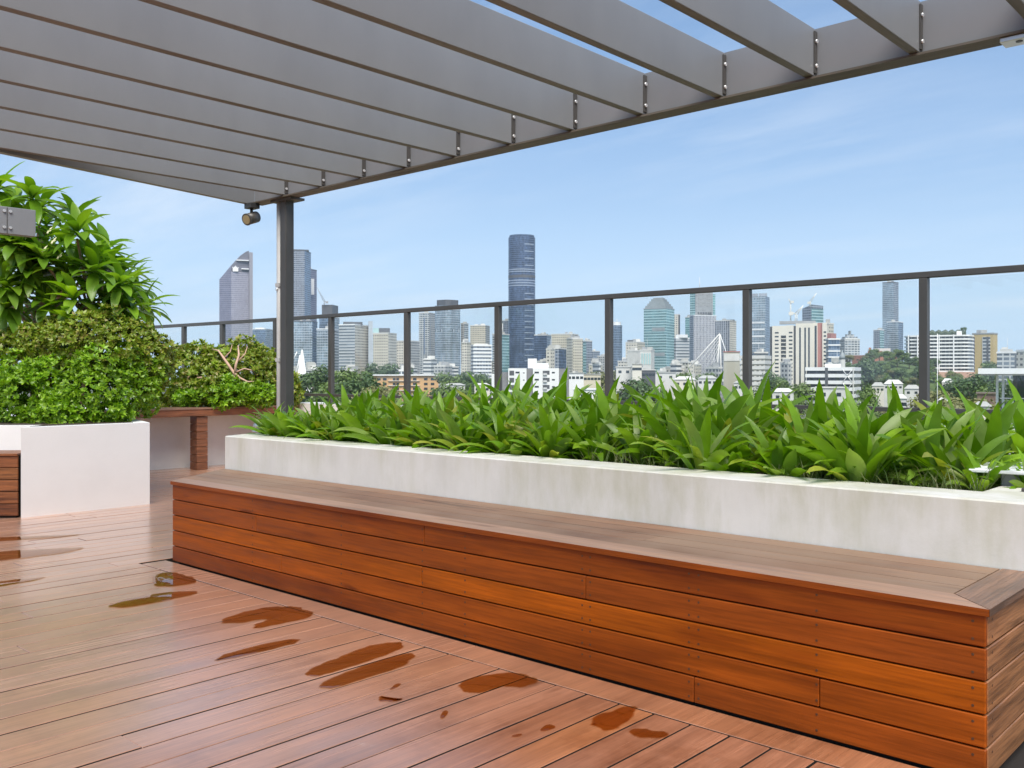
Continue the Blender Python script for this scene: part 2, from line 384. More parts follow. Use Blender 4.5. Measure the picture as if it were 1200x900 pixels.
# ------------------------------------------------------------------ main bench
BX = -0.817; BY = 2.95; BT = 0.515; PY = 3.594
bench = thing('timber_bench', 'long oiled timber bench with five-board orange front, below the white plant bed', 'bench', (-3.3, 3.2, 0))
bl = (-5.63, BY); bcor = (-6.09, PY)
bd = ((bcor[0]-bl[0])/(bcor[1]-bl[1]))            # slope of the angled left end
fr = MB()
rows = 5; hz = (BT-0.022-0.001)/rows; RM = [0, 1, 2, 0, 1]
joints = {0: [x_at(497, BY)], 1: [x_at(686, BY), x_at(300, BY)], 2: [x_at(494, BY)], 3: [x_at(330, BY), x_at(960, BY)], 4: [x_at(813, BY)]}
for r in range(rows):                              # row 0 is the topmost
    z1 = BT-0.022-0.001-r*hz; z0 = z1-hz+0.0055
    xs = [bl[0]-0.002] + sorted(joints[r]) + [BX]
    for a, b_ in zip(xs, xs[1:]):
        fr.cbox(a+.001, b_-.0012, BY, BY+0.019, z0, z1, 0.003, RM[r])
    for px in (296, 400, 495, 545, 687, 813, 957, 1140):
        xx = x_at(px, BY)
        for dz in (0.22, 0.78):
            for sx in ((-0.02, 0.02) if px in (686, 813, 687) else (0,)):
                fr.tube([(xx+sx, BY+.001, z0+(z1-z0)*dz), (xx+sx, BY-.0012, z0+(z1-z0)*dz)], 0.0042, 8, 3)
fr.build('front_panel', M_fr+[M_screw], bench)
en = MB()
for r in range(rows):
    z1 = BT-0.023-r*hz; z0 = z1-hz+0.0055
    en.cbox(BX-0.019, BX, BY+0.0195, PY-0.004, z0, z1, 0.003)
    for yy in (BY+.06, BY+.5):
        for dz in (0.22, 0.78):
            en.tube([(BX-.001, yy, z0+(z1-z0)*dz), (BX+.0012, yy, z0+(z1-z0)*dz)], 0.004, 8, 1)
en.build('end_panel', [M_end, M_screw], bench)
le = MB()
for r in range(rows):
    z1 = BT-0.023-r*hz; z0 = z1-hz+0.0055
    ya, yb = BY+.02, PY-.004
    xA = bl[0]+bd*(ya-BY); xB = bl[0]+bd*(yb-BY)
    le.hexa([(xA, ya, z0), (xA+.02, ya, z0), (xB+.02, yb, z0), (xB, yb, z0), (xA, ya, z1), (xA+.02, ya, z1), (xB+.02, yb, z1), (xB, yb, z1)])
le.build('end_panel', M_end, bench)
pl = MB(); pl.prism([(bl[0]+.03, BY+.025), (BX-.03, BY+.025), (BX-.03, PY-.01), (bcor[0]+.04, PY-.01)], -0.02, BT-.03)
pl.build('plinth', M_dark, bench)
st = MB(); zt0, zt1 = BT-0.022, BT
EB = 0.14                                           # border boards, mitred at the corners
y0 = BY-0.012; x1 = BX+0.012
def lx(y): return bl[0]-0.014+bd*(y-BY)
st.hexa([(lx(y0), y0, zt0), (x1, y0, zt0), (x1-EB, y0+EB, zt0), (lx(y0+EB), y0+EB, zt0), (lx(y0), y0, zt1), (x1, y0, zt1), (x1-EB, y0+EB, zt1), (lx(y0+EB), y0+EB, zt1)])
ins = y0+EB+.004; nb = 4; bw = (PY-.004-ins)/nb
for i in range(nb):
    ya = ins+i*bw; yb = ya+bw-.004
    cut = [-3.95, -2.2, -4.7, -3.0][i]
    for a, b_ in ((None, cut), (cut+.002, x1-EB-.004)):
        A = lx(ya) if a is None else a; B = lx(yb) if a is None else a
        st.hexa([(A, ya, zt0), (b_, ya, zt0), (b_, yb, zt0), (B, yb, zt0), (A, ya, zt1-.001), (b_, ya, zt1-.001), (b_, yb, zt1-.001), (B, yb, zt1-.001)])
st.m[0:6] = [1, 1, 2, 1, 1, 1]
st.build('seat', [M_seat, M_seat_b, M_fr[1]], bench)
se = MB()
se.hexa([(x1-EB+.003, y0+EB+.003, zt0), (x1, y0+.004, zt0), (x1, PY-.004, zt0), (x1-EB+.003, PY-.004, zt0), (x1-EB+.003, y0+EB+.003, zt1), (x1, y0+.004, zt1), (x1, PY-.004, zt1), (x1-EB+.003, PY-.004, zt1)])
se.build('seat_end_board', M_seat_y, bench)

# ------------------------------------------------------------------ plant bed behind the bench
PT = 0.751
bed = thing('planter', 'long white rendered plant bed with green algae streaks behind the timber bench', 'planter', (-3.4, 4.4, 0))
out = [(-6.09, PY), (-0.83, PY), (-0.83, 5.4), (-6.87, 5.4)]
inn = [(-5.93, PY+.245), (-1.075, PY+.245), (-1.075, 5.2), (-6.60, 5.2)]
w = MB()
n4 = 4
for k in range(n4):
    a, b_, c, d = out[k], out[(k+1) % 4], inn[(k+1) % 4], inn[k]
    w.quad((*a, -0.02), (*b_, -0.02), (*b_, PT-.006), (*a, PT-.006))
    # small bevel then the top
    def lerp(p, q, t): return (p[0]+(q[0]-p[0])*t, p[1]+(q[1]-p[1])*t)
    a2, b2 = lerp(a, d, .03), lerp(b_, c, .03)
    w.quad((*a, PT-.006), (*b_, PT-.006), (*b2, PT), (*a2, PT))
    w.quad((*a2, PT), (*b2, PT), (*c, PT), (*d, PT))
    w.quad((*d, PT), (*c, PT), (*c, 0.6), (*d, 0.6))
w.build('wall', M_white, bed)
so = MB(); nx, ny = 50, 14
gi = {}
for i in range(nx+1):
    for j in range(ny+1):
        t = j/ny; xl = inn[0][0]*(1-t)+inn[3][0]*t; xr = inn[1][0]
        x = xl+(xr-xl)*i/nx; y = inn[0][1]+(inn[2][1]-inn[0][1])*t
        gi[i, j] = so.vert((x, y, 0.70+0.03*noise.noise(Vector((x*3, y*3, 0)))))
for i in range(nx):
    for j in range(ny): so.face((gi[i, j], gi[i+1, j], gi[i+1, j+1], gi[i, j+1]), 0, True)
so.build('soil', M_soil, bed)

# fittings on the bed
ft = thing('tap_box', 'small silver domed fitting on the left end of the white plant bed', 'fitting', (-6.30, 4.02, PT))
q = MB(); q.tube([(-6.30, 4.02, PT), (-6.30, 4.02, PT+.012)], 0.062, 20); q.build('flange', M_silver, ft)
q = MB(); q.tube([(-6.34, 4.0, PT+.045), (-6.30, 4.02, PT+.047), (-6.25, 4.045, PT+.045)], [.03, .036, .03], 14); q.build('housing', M_silver, ft)
sbx = thing('service_box', 'low grey box with a flat white lid at the right end of the plant bed', 'box', (-0.93, 4.25, PT))
Mr = Matrix.Translation((-0.93, 4.25, 0))@Matrix.Rotation(R(8), 4, 'Z')
q = MB(); q.cbox(-.17, .12, -.13, .2, PT-.01, PT+.05, .004, 0, Mr); q.build('body', M_metal, sbx)
q = MB(); q.cbox(-.28, .19, -.19, .24, PT+.052, PT+.066, .003, 0, Mr); q.build('lid', M_white2, sbx)
fp = thing('frame_plate', 'thin dark grey steel plate lying on the right ledge of the plant bed', 'plate', (-.90, 3.98, PT))
q = MB(); q.cbox(-.965, -.84, 3.93, 4.03, PT+.001, PT+.014, .002); q.build('plate', M_metal_d, fp)

# ------------------------------------------------------------------ pergola
PBY = 4.4; PZ0, PZ1 = 2.64, 2.895
perg = thing('pergola', 'grey steel pergola with deep parallel slats, overhead of the timber deck', 'pergola', (-6.575, 4.42, 0))
q = MB(); q.box(-6.985, 1.6, PBY, PBY+.055, PZ0+.012, PZ1); q.build('edge_beam', M_slat, perg)
q = MB(); q.box(-6.985, 1.6, PBY-.045, PBY+.075, PZ0, PZ0+.0105); q.build('beam_flange', M_flange, perg)
dx0, dy0 = -6.985, 4.3995; ddir = Vector((0.205, -1.0)).normalized(); dlen = 5.9
q = MB(); pn = Vector((ddir.y, -ddir.x))*0.055       # thickness on the outer (left) side
A = Vector((dx0, dy0)); B = A+ddir*dlen
q.hexa([(*(A+pn), PZ0), (*(B+pn), PZ0), (*B, PZ0), (*A, PZ0), (*(A+pn), PZ1), (*(B+pn), PZ1), (*B, PZ1), (*A, PZ1)][::1])
q.build('diagonal_beam', M_slat, perg)
def diagY(x): return dy0-(x-dx0)/0.205
for k in range(-4, 11):
    x = -1.490-0.5*k
    yA = max(-2.2, diagY(x-.03)+.03); yB = PBY-.004
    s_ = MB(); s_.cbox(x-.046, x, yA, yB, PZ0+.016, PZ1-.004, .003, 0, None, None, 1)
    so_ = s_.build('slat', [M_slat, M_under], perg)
    c = MB(); c.box(x+.0015, x+.007, PBY-.034, PBY-.005, PZ0+.03, PZ1-.02)
    for dz in (.065, .185):
        c.tube([(x+.007, PBY-.022, PZ0+dz), (x+.016, PBY-.022, PZ0+dz)], .010, 8, 1)
    co = c.build('cleat', [M_metal_d, M_bolt], perg); co.parent = so_
q = MB(); q.cbox(-6.618, -6.536, 4.41, 4.49, -.01, PZ0-.001, .004); po = q.build('post', M_metal_d, perg)
q = MB(); q.tube([(-6.655, 4.43, 0.0), (-6.655, 4.43, PZ0-.002)], .025, 14)
for z in (.5, 1.3, 1.92): q.box(-6.682, -6.625, 4.405, 4.455, z, z+.03)
q.build('downpipe', M_pipe, perg)
for z in (.5, 1.9):
    q = MB(); q.tube([(-6.655, 4.412, z), (-6.655, 4.395, z)], .014, 8); q.build('pipe_clip', M_bolt, perg)
q = MB(); q.box(-6.72, -6.43, 4.385, 4.52, PZ0-.020, PZ0-.0015); q.build('post_cap', M_metal_d, perg)
# spotlight under the beam corner
sp = thing('spotlight', 'small grey adjustable spotlight hanging under the pergola corner', 'spotlight', (-6.95, 4.36, PZ0))
q = MB(); q.cbox(-7.0, -6.90, 4.31, 4.40, PZ0-.045, PZ0-.0015, .003); q.build('mount', M_black, sp)
q = MB(); q.tube([(-6.95, 4.35, PZ0-.045), (-6.95, 4.35, PZ0-.085)], .013, 8); q.build('stem', M_black, sp)
hd = Vector(W(-0.55, -1.0)).normalized(); c0 = Vector((-6.95, 4.35, PZ0-.125)); hv = Vector((hd.x, hd.y, -0.35)).normalized()
q = MB(); q.tube([c0-hv*.06, c0+hv*.055], .048, 18); q.tube([c0+hv*.052, c0+hv*.062], .051, 18, 0); q.build('head', M_metal_d, sp)
q = MB(); q.tube([c0+hv*.0625, c0+hv*.066], .038, 18); q.build('lens', M_lens, sp)
# fitting under the beam at the right
xx = x_at(1172, 4.38)
mf = thing('mounting_plate', 'pale steel mounting plate with two dark holes under the pergola beam', 'bracket', (xx, PBY, PZ0))
q = MB(); q.cbox(xx, xx+.5, PBY-.03, PBY+.06, PZ0-.022, PZ0-.001, .003); q.build('plate', M_silver, mf)
q = MB()
q.tube([(xx+.07, PBY+.0, PZ0-.0215), (xx+.07, PBY+.0, PZ0-.0245)], .014, 12); q.build('hole', M_black, mf)
q = MB(); q.tube([(xx+.19, PBY+.0, PZ0-.0215), (xx+.19, PBY+.0, PZ0-.0245)], .014, 12); q.build('hole', M_black, mf)

# second pergola at the left: beam end with bolted splice
zb0, zb1 = 2.315, 2.53
e = at(42, 7.6); 
sp2 = thing('second_pergola', 'grey steel beam end with four bolts reaching in beside the frangipani leaves', 'beam', (e.x-.1, e.y-1.9, 0))
q = MB(); q.cbox(e.x-.09, e.x, e.y-2.3, e.y, zb0, zb1, .003); q.build('beam', M_slat, sp2)
q = MB()
ys = ground(20, 200, 2.6).y
for oy in (e.y-.195, e.y-.24):
    for z in (zb0+.05, zb1-.035): q.tube([(e.x, oy, z), (e.x+.012, oy, z)], .012, 8)
q.box(e.x-.001, e.x+.0025, e.y-.22, e.y-.215, zb0+.005, zb1-.005, 1)
q.build('bolt_splice', [M_bolt, M_metal_d], sp2)
q = MB(); q.cbox(e.x-.095, e.x+.005, e.y-2.42, e.y-2.31, -.02, zb1, .004); q.build('post', M_metal_d, sp2)

# ------------------------------------------------------------------ glass balustrades
FY = 7.5; RZ = 1.965
def fence(label, pts_posts, name='glass_balustrade'):
    """pts_posts: list of (x, y, has_post)"""
    p0 = pts_posts[0]
    t = thing(name, label, 'balustrade', (p0[0], p0[1], 0))
    P = [Vector((a, b_)) for a, b_, _ in pts_posts]
    d = (P[-1]-P[0]).normalized(); ang = math.atan2(d.y, d.x)
    Mx = Matrix.Translation((P[0].x, P[0].y, 0))@Matrix.Rotation(ang, 4, 'Z')
    ss = [(p-P[0]).dot(d) for p in P]; Lx = ss[-1]
    q = MB(); q.cbox(-.03, Lx+.03, -.032, .032, RZ-.024, RZ+.024, .004, 0, Mx); q.build('top_rail', M_metal_d, t)
    q = MB(); q.cbox(0, Lx, -.02, .02, .90, .935, .003, 0, Mx); q.build('bottom_rail', M_metal_d, t)
    for s_, (_, _, h) in zip(ss, pts_posts):
        if h:
            q = MB(); q.cbox(s_-.032, s_+.032, -.0315, .0315, .80, RZ-.0245, .003, 0, Mx); q.build('post', M_metal_d, t)
    for a, b_ in zip(ss, ss[1:]):
        q = MB(); q.box(a+.055, b_-.055, -.006, .006, .937, RZ-.04, 0, Mx); q.build('glass_panel', M_glass, t)
    return t
fence('long glass balustrade with dark grey posts behind the strappy plants', [(-11.3+.06, FY, True)]+[(-2.52-1.51*k, FY, True) for k in range(5, -4, -1)])
fence('short glass balustrade behind the low hedge, left of the pergola post', [(-16.5, 7.28, True), (-15.2, 7.34, True), (-13.75, 7.40, True), (-12.68, 7.44, True), (-11.36, 7.5, True)])

# our own building under the terrace, with its parapet kerb
tb = thing('terrace_building', 'white parapet kerb and building edge carrying the glass balustrade', 'building', (-6, 3, -26))
q = MB(); q.box(-17, 4.7, -7, 7.9, -26, -.11); q.build('wall', M_white3, tb)
q = MB(); q.box(-11.0, 4.7, 7.46, 7.9, -.109, .80); q.build('parapet', M_white3, tb)

# ------------------------------------------------------------------ left: bar, wall, leg
hp = thing('hedge_planter', 'white walled bed holding the low hedge under the timber bar', 'planter', (-12.2, 5.5, 0))
q = MB(); q.prism([(-11.16, 3.6), (-11.16, 7.44), (-16.6, 7.20), (-16.6, 3.6)], -.02, .66); q.build('wall', M_white3, hp)
bar = thing('timber_bar', 'narrow timber bar top with a boxed leg in front of the low hedge', 'bar', (-10.9, 6, 0))
q = MB()
for xa, xb in ((-11.155, -10.935), (-10.93, -10.695)): q.cbox(xa, xb, 3.9, 7.42, .755, .777, .003)
q.build('top', M_bart, bar)
q = MB(); q.cbox(-10.73, -10.708, 3.9, 7.40, .672, .7545, .003); q.build('fascia', M_bar, bar)
yl = ground(241, 551).y
for yy in (yl, 7.22, 4.4):
    q = MB()
    for i in range(7):
        z0 = .0+i*.0955
        q.cbox(-10.90, -10.735, yy-.075, yy+.075, z0+.001, z0+.0925, .003)
    q.build('leg', M_leg, bar)

# left planter with the angled bench in its notch
lp = thing('planter', 'white smooth rendered planter with rounded bush, left of the deck', 'planter', (-9, 3.5, 0))
c1 = (-8.25, 2.985); nt1 = (c1[0]-.247, c1[1]+.247)
poly = [c1, (-8.25, 4.10), (-9.75, 4.55), (-11.0, 3.2), (-11.0, 1.0), (nt1[0]-2.0, nt1[1]-2.0), nt1]
q = MB(); q.prism(poly, -.02, PT-.02); 
q.prism([(a*1.0, b_) for a, b_ in poly], PT-.02, PT); q.build('wall', M_white2, lp)
q = MB(); q.prism([(-8.37, 3.1), (-8.37, 4.0), (-9.7, 4.4), (-10.8, 3.1), (-10.8, 1.2), (-10.4, 1.4), (-8.55, 3.3)], PT-.12, PT+.003); q.build('soil', M_soil, lp)
lb = thing('timber_bench', 'short timber bench end cut off by the left picture edge against the white planter', 'bench', (-9.2, 2.1, 0))
Mb = Matrix.Translation((c1[0]-.015, c1[1]-.015, 0))@Matrix.Rotation(R(225), 4, 'Z')   # local x runs away from the corner
q = MB()
for r in range(5):
    z1 = .515-r*.100; q.cbox(0.004, 2.6, -.02, 0.0, z1-.094, z1, .003, 0, Mb)
q.build('front_panel', M_diag, lb)
q = MB()
for a, b_ in ((-.345, -.23), (-.226, -.115), (-.111, .012)): q.cbox(0.003, 2.6, a, b_, .517, .538, .003, 0, Mb)
q.build('seat', M_diag, lb)
q = MB(); q.box(.03, 2.55, -.32, -.022, 0, .5, 0, Mb); q.build('plinth', M_dark, lb)

# ------------------------------------------------------------------ puddles
def puddle_mat():
    m, nt, b = new_mat('water_film'); nt.nodes.remove(b)
    at_ = nt.nodes.new('ShaderNodeAttribute'); at_.attribute_name = 'wetness'
    n2 = noise_n(nt, obj_coord(nt, (16, 3.5, 1)), 2.0, 5, 0.65)
    f = math_n(nt, 'ADD', at_.outputs['Fac'], math_n(nt, 'MULTIPLY_ADD', n2, 1.3, -0.65))
    f = ramp(nt, [(0.12, (0,)*3), (0.50, (1,)*3)], f).outputs[0]
    t = nt.nodes.new('ShaderNodeBsdfTransparent'); L(nt, mixc(nt, (1, 1, 1), (0.72, 0.50, 0.25), f), t.inputs[0])
    g = nt.nodes.new('ShaderNodeBsdfGlossy'); g.inputs['Roughness'].default_value = 0.015
    lw = nt.nodes.new('ShaderNodeLayerWeight'); lw.inputs[0].default_value = 0.5
    fr = math_n(nt, 'MULTIPLY_ADD', math_n(nt, 'POWER', lw.outputs['Facing'], 4.0), 0.85, 0.03)
    mx = nt.nodes.new('ShaderNodeMixShader'); out = nt.nodes['Material Output']
    L(nt, math_n(nt, 'MULTIPLY', fr, f), mx.inputs[0]); L(nt, t.outputs[0], mx.inputs[1]); L(nt, g.outputs[0], mx.inputs[2]); L(nt, mx.outputs[0], out.inputs[0])
    return m
def grow(poly, r):
    n = len(poly); out = []
    for k in range(n):
        p0, p1, p2 = Vector(poly[k-1]), Vector(poly[k]), Vector(poly[(k+1) % n])
        a = (p1-p0).normalized(); b_ = (p2-p1).normalized()
        n1 = Vector((a.y, -a.x)); n2 = Vector((b_.y, -b_.x)); m_ = (n1+n2)
        m_ = m_/max(.3, m_.length_squared)*2
        out.append((p1.x+m_.x*r, p1.y+m_.y*r))
    return out
M_pud = puddle_mat()
PUD = [
 ('long narrow puddle with a mirror bright right end, beside the bench corner', [(127, 709), (150, 701), (186, 696), (215, 693), (236, 693), (228, 697), (205, 702), (192, 705), (160, 711), (132, 713)]),
 ('small mirror bright puddle nearest the left end of the bench', [(179, 679), (184, 672), (205, 671), (216, 674), (234, 682), (212, 687), (190, 688), (180, 686)]),
 ('forked puddle by the bench front, with two fingers pointing left', [(259, 729), (268, 723), (300, 714), (332, 710), (352, 713), (373, 722), (340, 729), (312, 735), (296, 738), (299, 732), (318, 725), (300, 727), (272, 732)]),
 ('thin sliver shaped puddle across two deck boards', [(248, 776), (258, 769), (290, 760), (330, 751), (357, 749), (340, 756), (300, 766), (262, 774)]),
 ('wide puddle at mid deck, upper of the touching pair', [(356, 792), (366, 784), (395, 771), (430, 758), (458, 753), (477, 755), (462, 765), (430, 776), (395, 787), (368, 794)]),
 ('wide puddle at mid deck, lower of the touching pair', [(375, 806), (380, 799), (410, 787), (450, 772), (480, 766), (488, 770), (470, 782), (430, 795), (396, 806), (380, 808)]),
 ('blunt brown puddle spreading over two boards below the bench middle', [(537, 805), (545, 797), (570, 791), (600, 788), (628, 794), (632, 800), (605, 806), (590, 803), (572, 811), (548, 812)]),
 ('ragged brown puddle next to the bench, right of the blunt one', [(690, 850), (698, 840), (720, 832), (738, 827), (744, 834), (735, 848), (715, 856), (700, 853)]),
 ('faint damp patch nearest the right end of the deck', [(734, 857), (750, 853), (775, 858), (787, 862), (770, 867), (745, 864)]),
 ('curved comma shaped drip mark on a deck board', [(440, 818), (448, 817), (465, 820), (474, 818), (460, 823), (446, 822)]),
 ('tiny drip spot above the comma shaped mark', [(455, 806), (462, 803), (468, 804), (462, 808), (456, 809)]),
 ('small dark drip between the deck board gaps', [(516, 838), (521, 833), (527, 834), (523, 840), (518, 843)]),
 ('small drop left of the ragged puddle', [(632, 853), (642, 850), (652, 851), (650, 856), (638, 857)]),
 ('tiny drop below the small one', [(602, 862), (608, 861), (612, 863), (608, 865), (603, 864)]),
 ('flat wet strip nearest the short bench', [(-30, 631), (0, 630), (60, 628), (100, 626), (70, 630), (24, 633), (-20, 636)]),
 ('broad wet strip mirroring the short bench boards', [(-40, 650), (0, 647), (24, 645), (70, 643), (104, 641), (80, 648), (24, 655), (-20, 661), (-40, 660)]),
 ('lowest wet strip at the left picture edge', [(-40, 688), (0, 682), (24, 679), (60, 676), (40, 681), (10, 686), (-30, 693)]),
]
def smooth_poly(pts, it=2):
    for _ in range(it):
        n = []
        for a, b_ in zip(pts, pts[1:]+pts[:1]):
            n += [a*.75+b_*.25, a*.25+b_*.75]
        pts = n
    return pts
for label, pp in PUD:
    pts = smooth_poly([ground(x, y, 0.0).to_2d() for x, y in pp])
    pts = [p+Vector((noise.noise(Vector((p.x*22, p.y*22, 0)))*.012, noise.noise(Vector((p.x*22, p.y*9, 5)))*.03)) for p in pts]
    ar = sum(a.x*b_.y-b_.x*a.y for a, b_ in zip(pts, pts[1:]+pts[:1]))
    if ar < 0: pts = pts[::-1]
    c = sum(pts, Vector((0, 0)))/len(pts)
    # a thin film: rings from the dry rim inwards, wetness rising
    span = min(max(p.x for p in pts)-min(p.x for p in pts), max(p.y for p in pts)-min(p.y for p in pts))
    q = MB(); n = len(pts); rings = []; wet = []
    big = span > .05
    for kk, (off, wv) in enumerate(((.008, 0.0), (-.004, .55), (-.013, 1.0))):
        pr = grow([tuple(p) for p in pts], off if big else off*.12)
        rings.append([q.vert((x, y, .0026+.0006*kk)) for x, y in pr]); wet += [wv]*n
    for A_, B_ in zip(rings, rings[1:]):
        for j in range(n): q.face((A_[j], A_[(j+1) % n], B_[(j+1) % n], B_[j]), 0, True)
    q.face(rings[-1], 0, True)
    t = q.build('puddle', M_pud); at_ = t.data.attributes.new('wetness', 'FLOAT', 'POINT'); at_.data.foreach_set('value', wet); tag(t, label, 'puddle', 'puddles on the deck boards')
# ------------------------------------------------------------------ planting on the terrace
M_strap = leafmat('strap_leaf', [(0.12, 0.26, 0.008), (0.19, 0.36, 0.010), (0.14, 0.29, 0.012), (0.28, 0.45, 0.016), (0.18, 0.31, 0.06), (0.22, 0.40, 0.012), (0.16, 0.32, 0.010), (0.36, 0.46, 0.15), (0.25, 0.41, 0.015), (0.34, 0.36, 0.06)], 0.40, 0.36, mott=5)
M_grass = leafmat('mondo_grass', [(0.09, 0.15, 0.03), (0.13, 0.20, 0.05), (0.22, 0.22, 0.10), (0.07, 0.12, 0.02)], 0.25, 0.5)
M_hedge = leafmat('box_leaf', [(0.08, 0.19, 0.008), (0.15, 0.31, 0.010), (0.27, 0.46, 0.02), (0.11, 0.24, 0.012), (0.32, 0.50, 0.03), (0.18, 0.36, 0.012)], 0.32, 0.38, mott=3.5)
M_olive = leafmat('olive_leaf', [(0.11, 0.20, 0.014), (0.20, 0.30, 0.02), (0.29, 0.33, 0.04), (0.14, 0.24, 0.016), (0.28, 0.24, 0.06), (0.24, 0.32, 0.025), (0.16, 0.25, 0.02)], 0.28, 0.42, mott=3.5)
M_frang = leafmat('frangipani_leaf', [(0.09, 0.20, 0.012), (0.18, 0.33, 0.018), (0.12, 0.25, 0.03), (0.26, 0.42, 0.025), (0.15, 0.28, 0.05)], 0.42, 0.30)
M_bark = plain('smooth_bark', (0.30, 0.20, 0.14), 0.75, var=0.3, scale=14)
M_bark_p = plain('pale_pink_bark', (0.50, 0.33, 0.24), 0.7, var=0.25, scale=14)
M_flower = plain('pale_blossom', (0.8, 0.76, 0.5), 0.6)

def blade(mb, base, az, elev, length, width, droop, rnd, segs=8, twist=0.0, fold=0.25):
    """one strap leaf: an arching midrib with two folded halves"""
    d = Vector((math.cos(az), math.sin(az), 0)); side0 = Vector((-math.sin(az), math.cos(az), 0))
    p = Vector(base); e = elev; rows = []
    for k in range(segs+1):
        t = k/segs
        w = width*max(0.02, (0.30+1.0*t*1.6)*(1-t)**0.75*1.05 if t < .999 else 0)
        w = width*(min(1.0, .35+1.6*t))*(max(0.0, 1-t**2.6))**0.8
        tang = d*math.cos(e)+Vector((0, 0, 1))*math.sin(e)
        nrm = -d*math.sin(e)+Vector((0, 0, 1))*math.cos(e)
        tw = twist*t
        sd = side0*math.cos(tw)+nrm*math.sin(tw); nn = nrm*math.cos(tw)-side0*math.sin(tw)
        up = nn*(fold*w)
        rows.append((mb.vert(p-sd*w+up), mb.vert(p), mb.vert(p+sd*w+up)))
        p = p+tang*(length/segs); e -= droop/segs*(0.4+1.2*t)
    for a, b_ in zip(rows, rows[1:]):
        mb.face((a[0], a[1], b_[1], b_[0]), 0, True); mb.face((a[1], a[2], b_[2], b_[1]), 0, True)

def clump(seed, n):
    r = random.Random(seed); mb = MB()
    for i in range(n):
        az = i*2.399+r.uniform(-.5, .5); f = i/n
        el = R(84-50*f+r.uniform(-9, 9)); ln = r.uniform(.40, .64)*(1.04-.12*f)
        rr = .015+.05*f
        blade(mb, (math.cos(az)*rr, math.sin(az)*rr, 0), az, el, ln, r.uniform(.042, .060), R(r.uniform(20, 62)+48*f), r, 8, r.uniform(-1.1, 1.1))
    return mb
protos = []
spots = []
rr = random.Random(11)
# rows across the bed, X from left to right
for row, (yy, step, h0) in enumerate(((3.96, .27, .80), (4.16, .28, .92), (4.40, .29, 1.02), (4.68, .32, 1.06), (4.98, .34, 1.08))):
    x = -6.02-(yy-3.85)*.45+.12*row
    while x < -0.95:
        spots.append((x+rr.uniform(-.1, .1), yy+rr.uniform(-.09, .09), h0, row)); x += step*rr.uniform(.85, 1.15)
gl = 'glossy strappy leaved plant crowded with its like in the long white plant bed'
var = 9
for i, (x, y, h, row) in enumerate(spots):
    # gaps at the front where low grass shows
    px = 600+F*(x*CT+y*ST)/(-x*ST+y*CT)
    gap = row == 0 and (650 < px < 815 or px > 1055)
    if gap: y += .12
    sc_ = h*rr.uniform(.84, 1.08)*(0.65+.17*min(1, max(0, (px-330)/420)))
    if x > -2.3: sc_ *= .90
    if gap: sc_ *= .66
    rz = rr.uniform(0, 6.28)
    if len(protos) < var:
        o = clump(100+len(protos), 19+len(protos) % 4).build('strap_leaf_plant', M_strap)
        tag(o, gl, 'plant', 'strappy leaved plants in the long plant bed'); protos.append(o)
    else:
        o = protos[i % var].copy(); COL.objects.link(o)
    o.location = (x, y, .705); o.rotation_euler = (rr.uniform(-.1, .1), rr.uniform(-.1, .1), rz); o.scale = (sc_, sc_, sc_)
# low spreading ones along the front edge
low_ = []
for i in range(3):
    r = random.Random(300+i); mb = MB()
    for j in range(13):
        az = j*2.399+r.uniform(-.4, .4); blade(mb, (math.cos(az)*.04, math.sin(az)*.04, 0), az, R(r.uniform(28, 62)), r.uniform(.26, .42), r.uniform(.034, .050), R(r.uniform(35, 85)), r, 8, r.uniform(-.8, .8))
    low_.append(mb)
x = -5.95; i = 0; lp_ = []
while x < -1.3:
    px = 600+F*(x*CT+3.93*ST)/(-x*ST+3.93*CT)
    if not (650 < px < 815 or px > 1055):
        if i < 3:
            o = low_[i].build('strap_leaf_plant', M_strap); tag(o, gl, 'plant', 'strappy leaved plants in the long plant bed'); lp_.append(o)
        else: o = lp_[i % 3].copy(); COL.objects.link(o)
        o.location = (x, 3.93+rr.uniform(-.02, .05), .705); o.rotation_euler = (0, 0, rr.uniform(0, 6.28)); k_ = rr.uniform(.75, 1.05); o.scale = (k_,)*3; i += 1
    x += rr.uniform(.22, .36)
g = MB()
for i in range(900):
    x = rr.uniform(-4.4, -1.1); y = 3.86+abs(rr.gauss(0, .12))
    if noise.noise(Vector((x*1.3, 7, 0))) < .02: continue
    az = rr.uniform(0, 6.28); blade(g, (x, y, .70), az, R(rr.uniform(35, 85)), rr.uniform(.08, .2), .0022, R(rr.uniform(40, 130)), rr, 4)
for i in range(500):
    x = rr.uniform(-1.9, -1.09); y = 3.85+abs(rr.gauss(0, .14))
    az = rr.uniform(0, 6.28); blade(g, (x, y, .70), az, R(rr.uniform(35, 85)), rr.uniform(.08, .19), .0022, R(rr.uniform(40, 130)), rr, 4)
o = g.build('ground_cover_grass', M_grass); tag(o, 'fine dark mondo grass along the front of the plant bed', 'grass', kind='stuff')

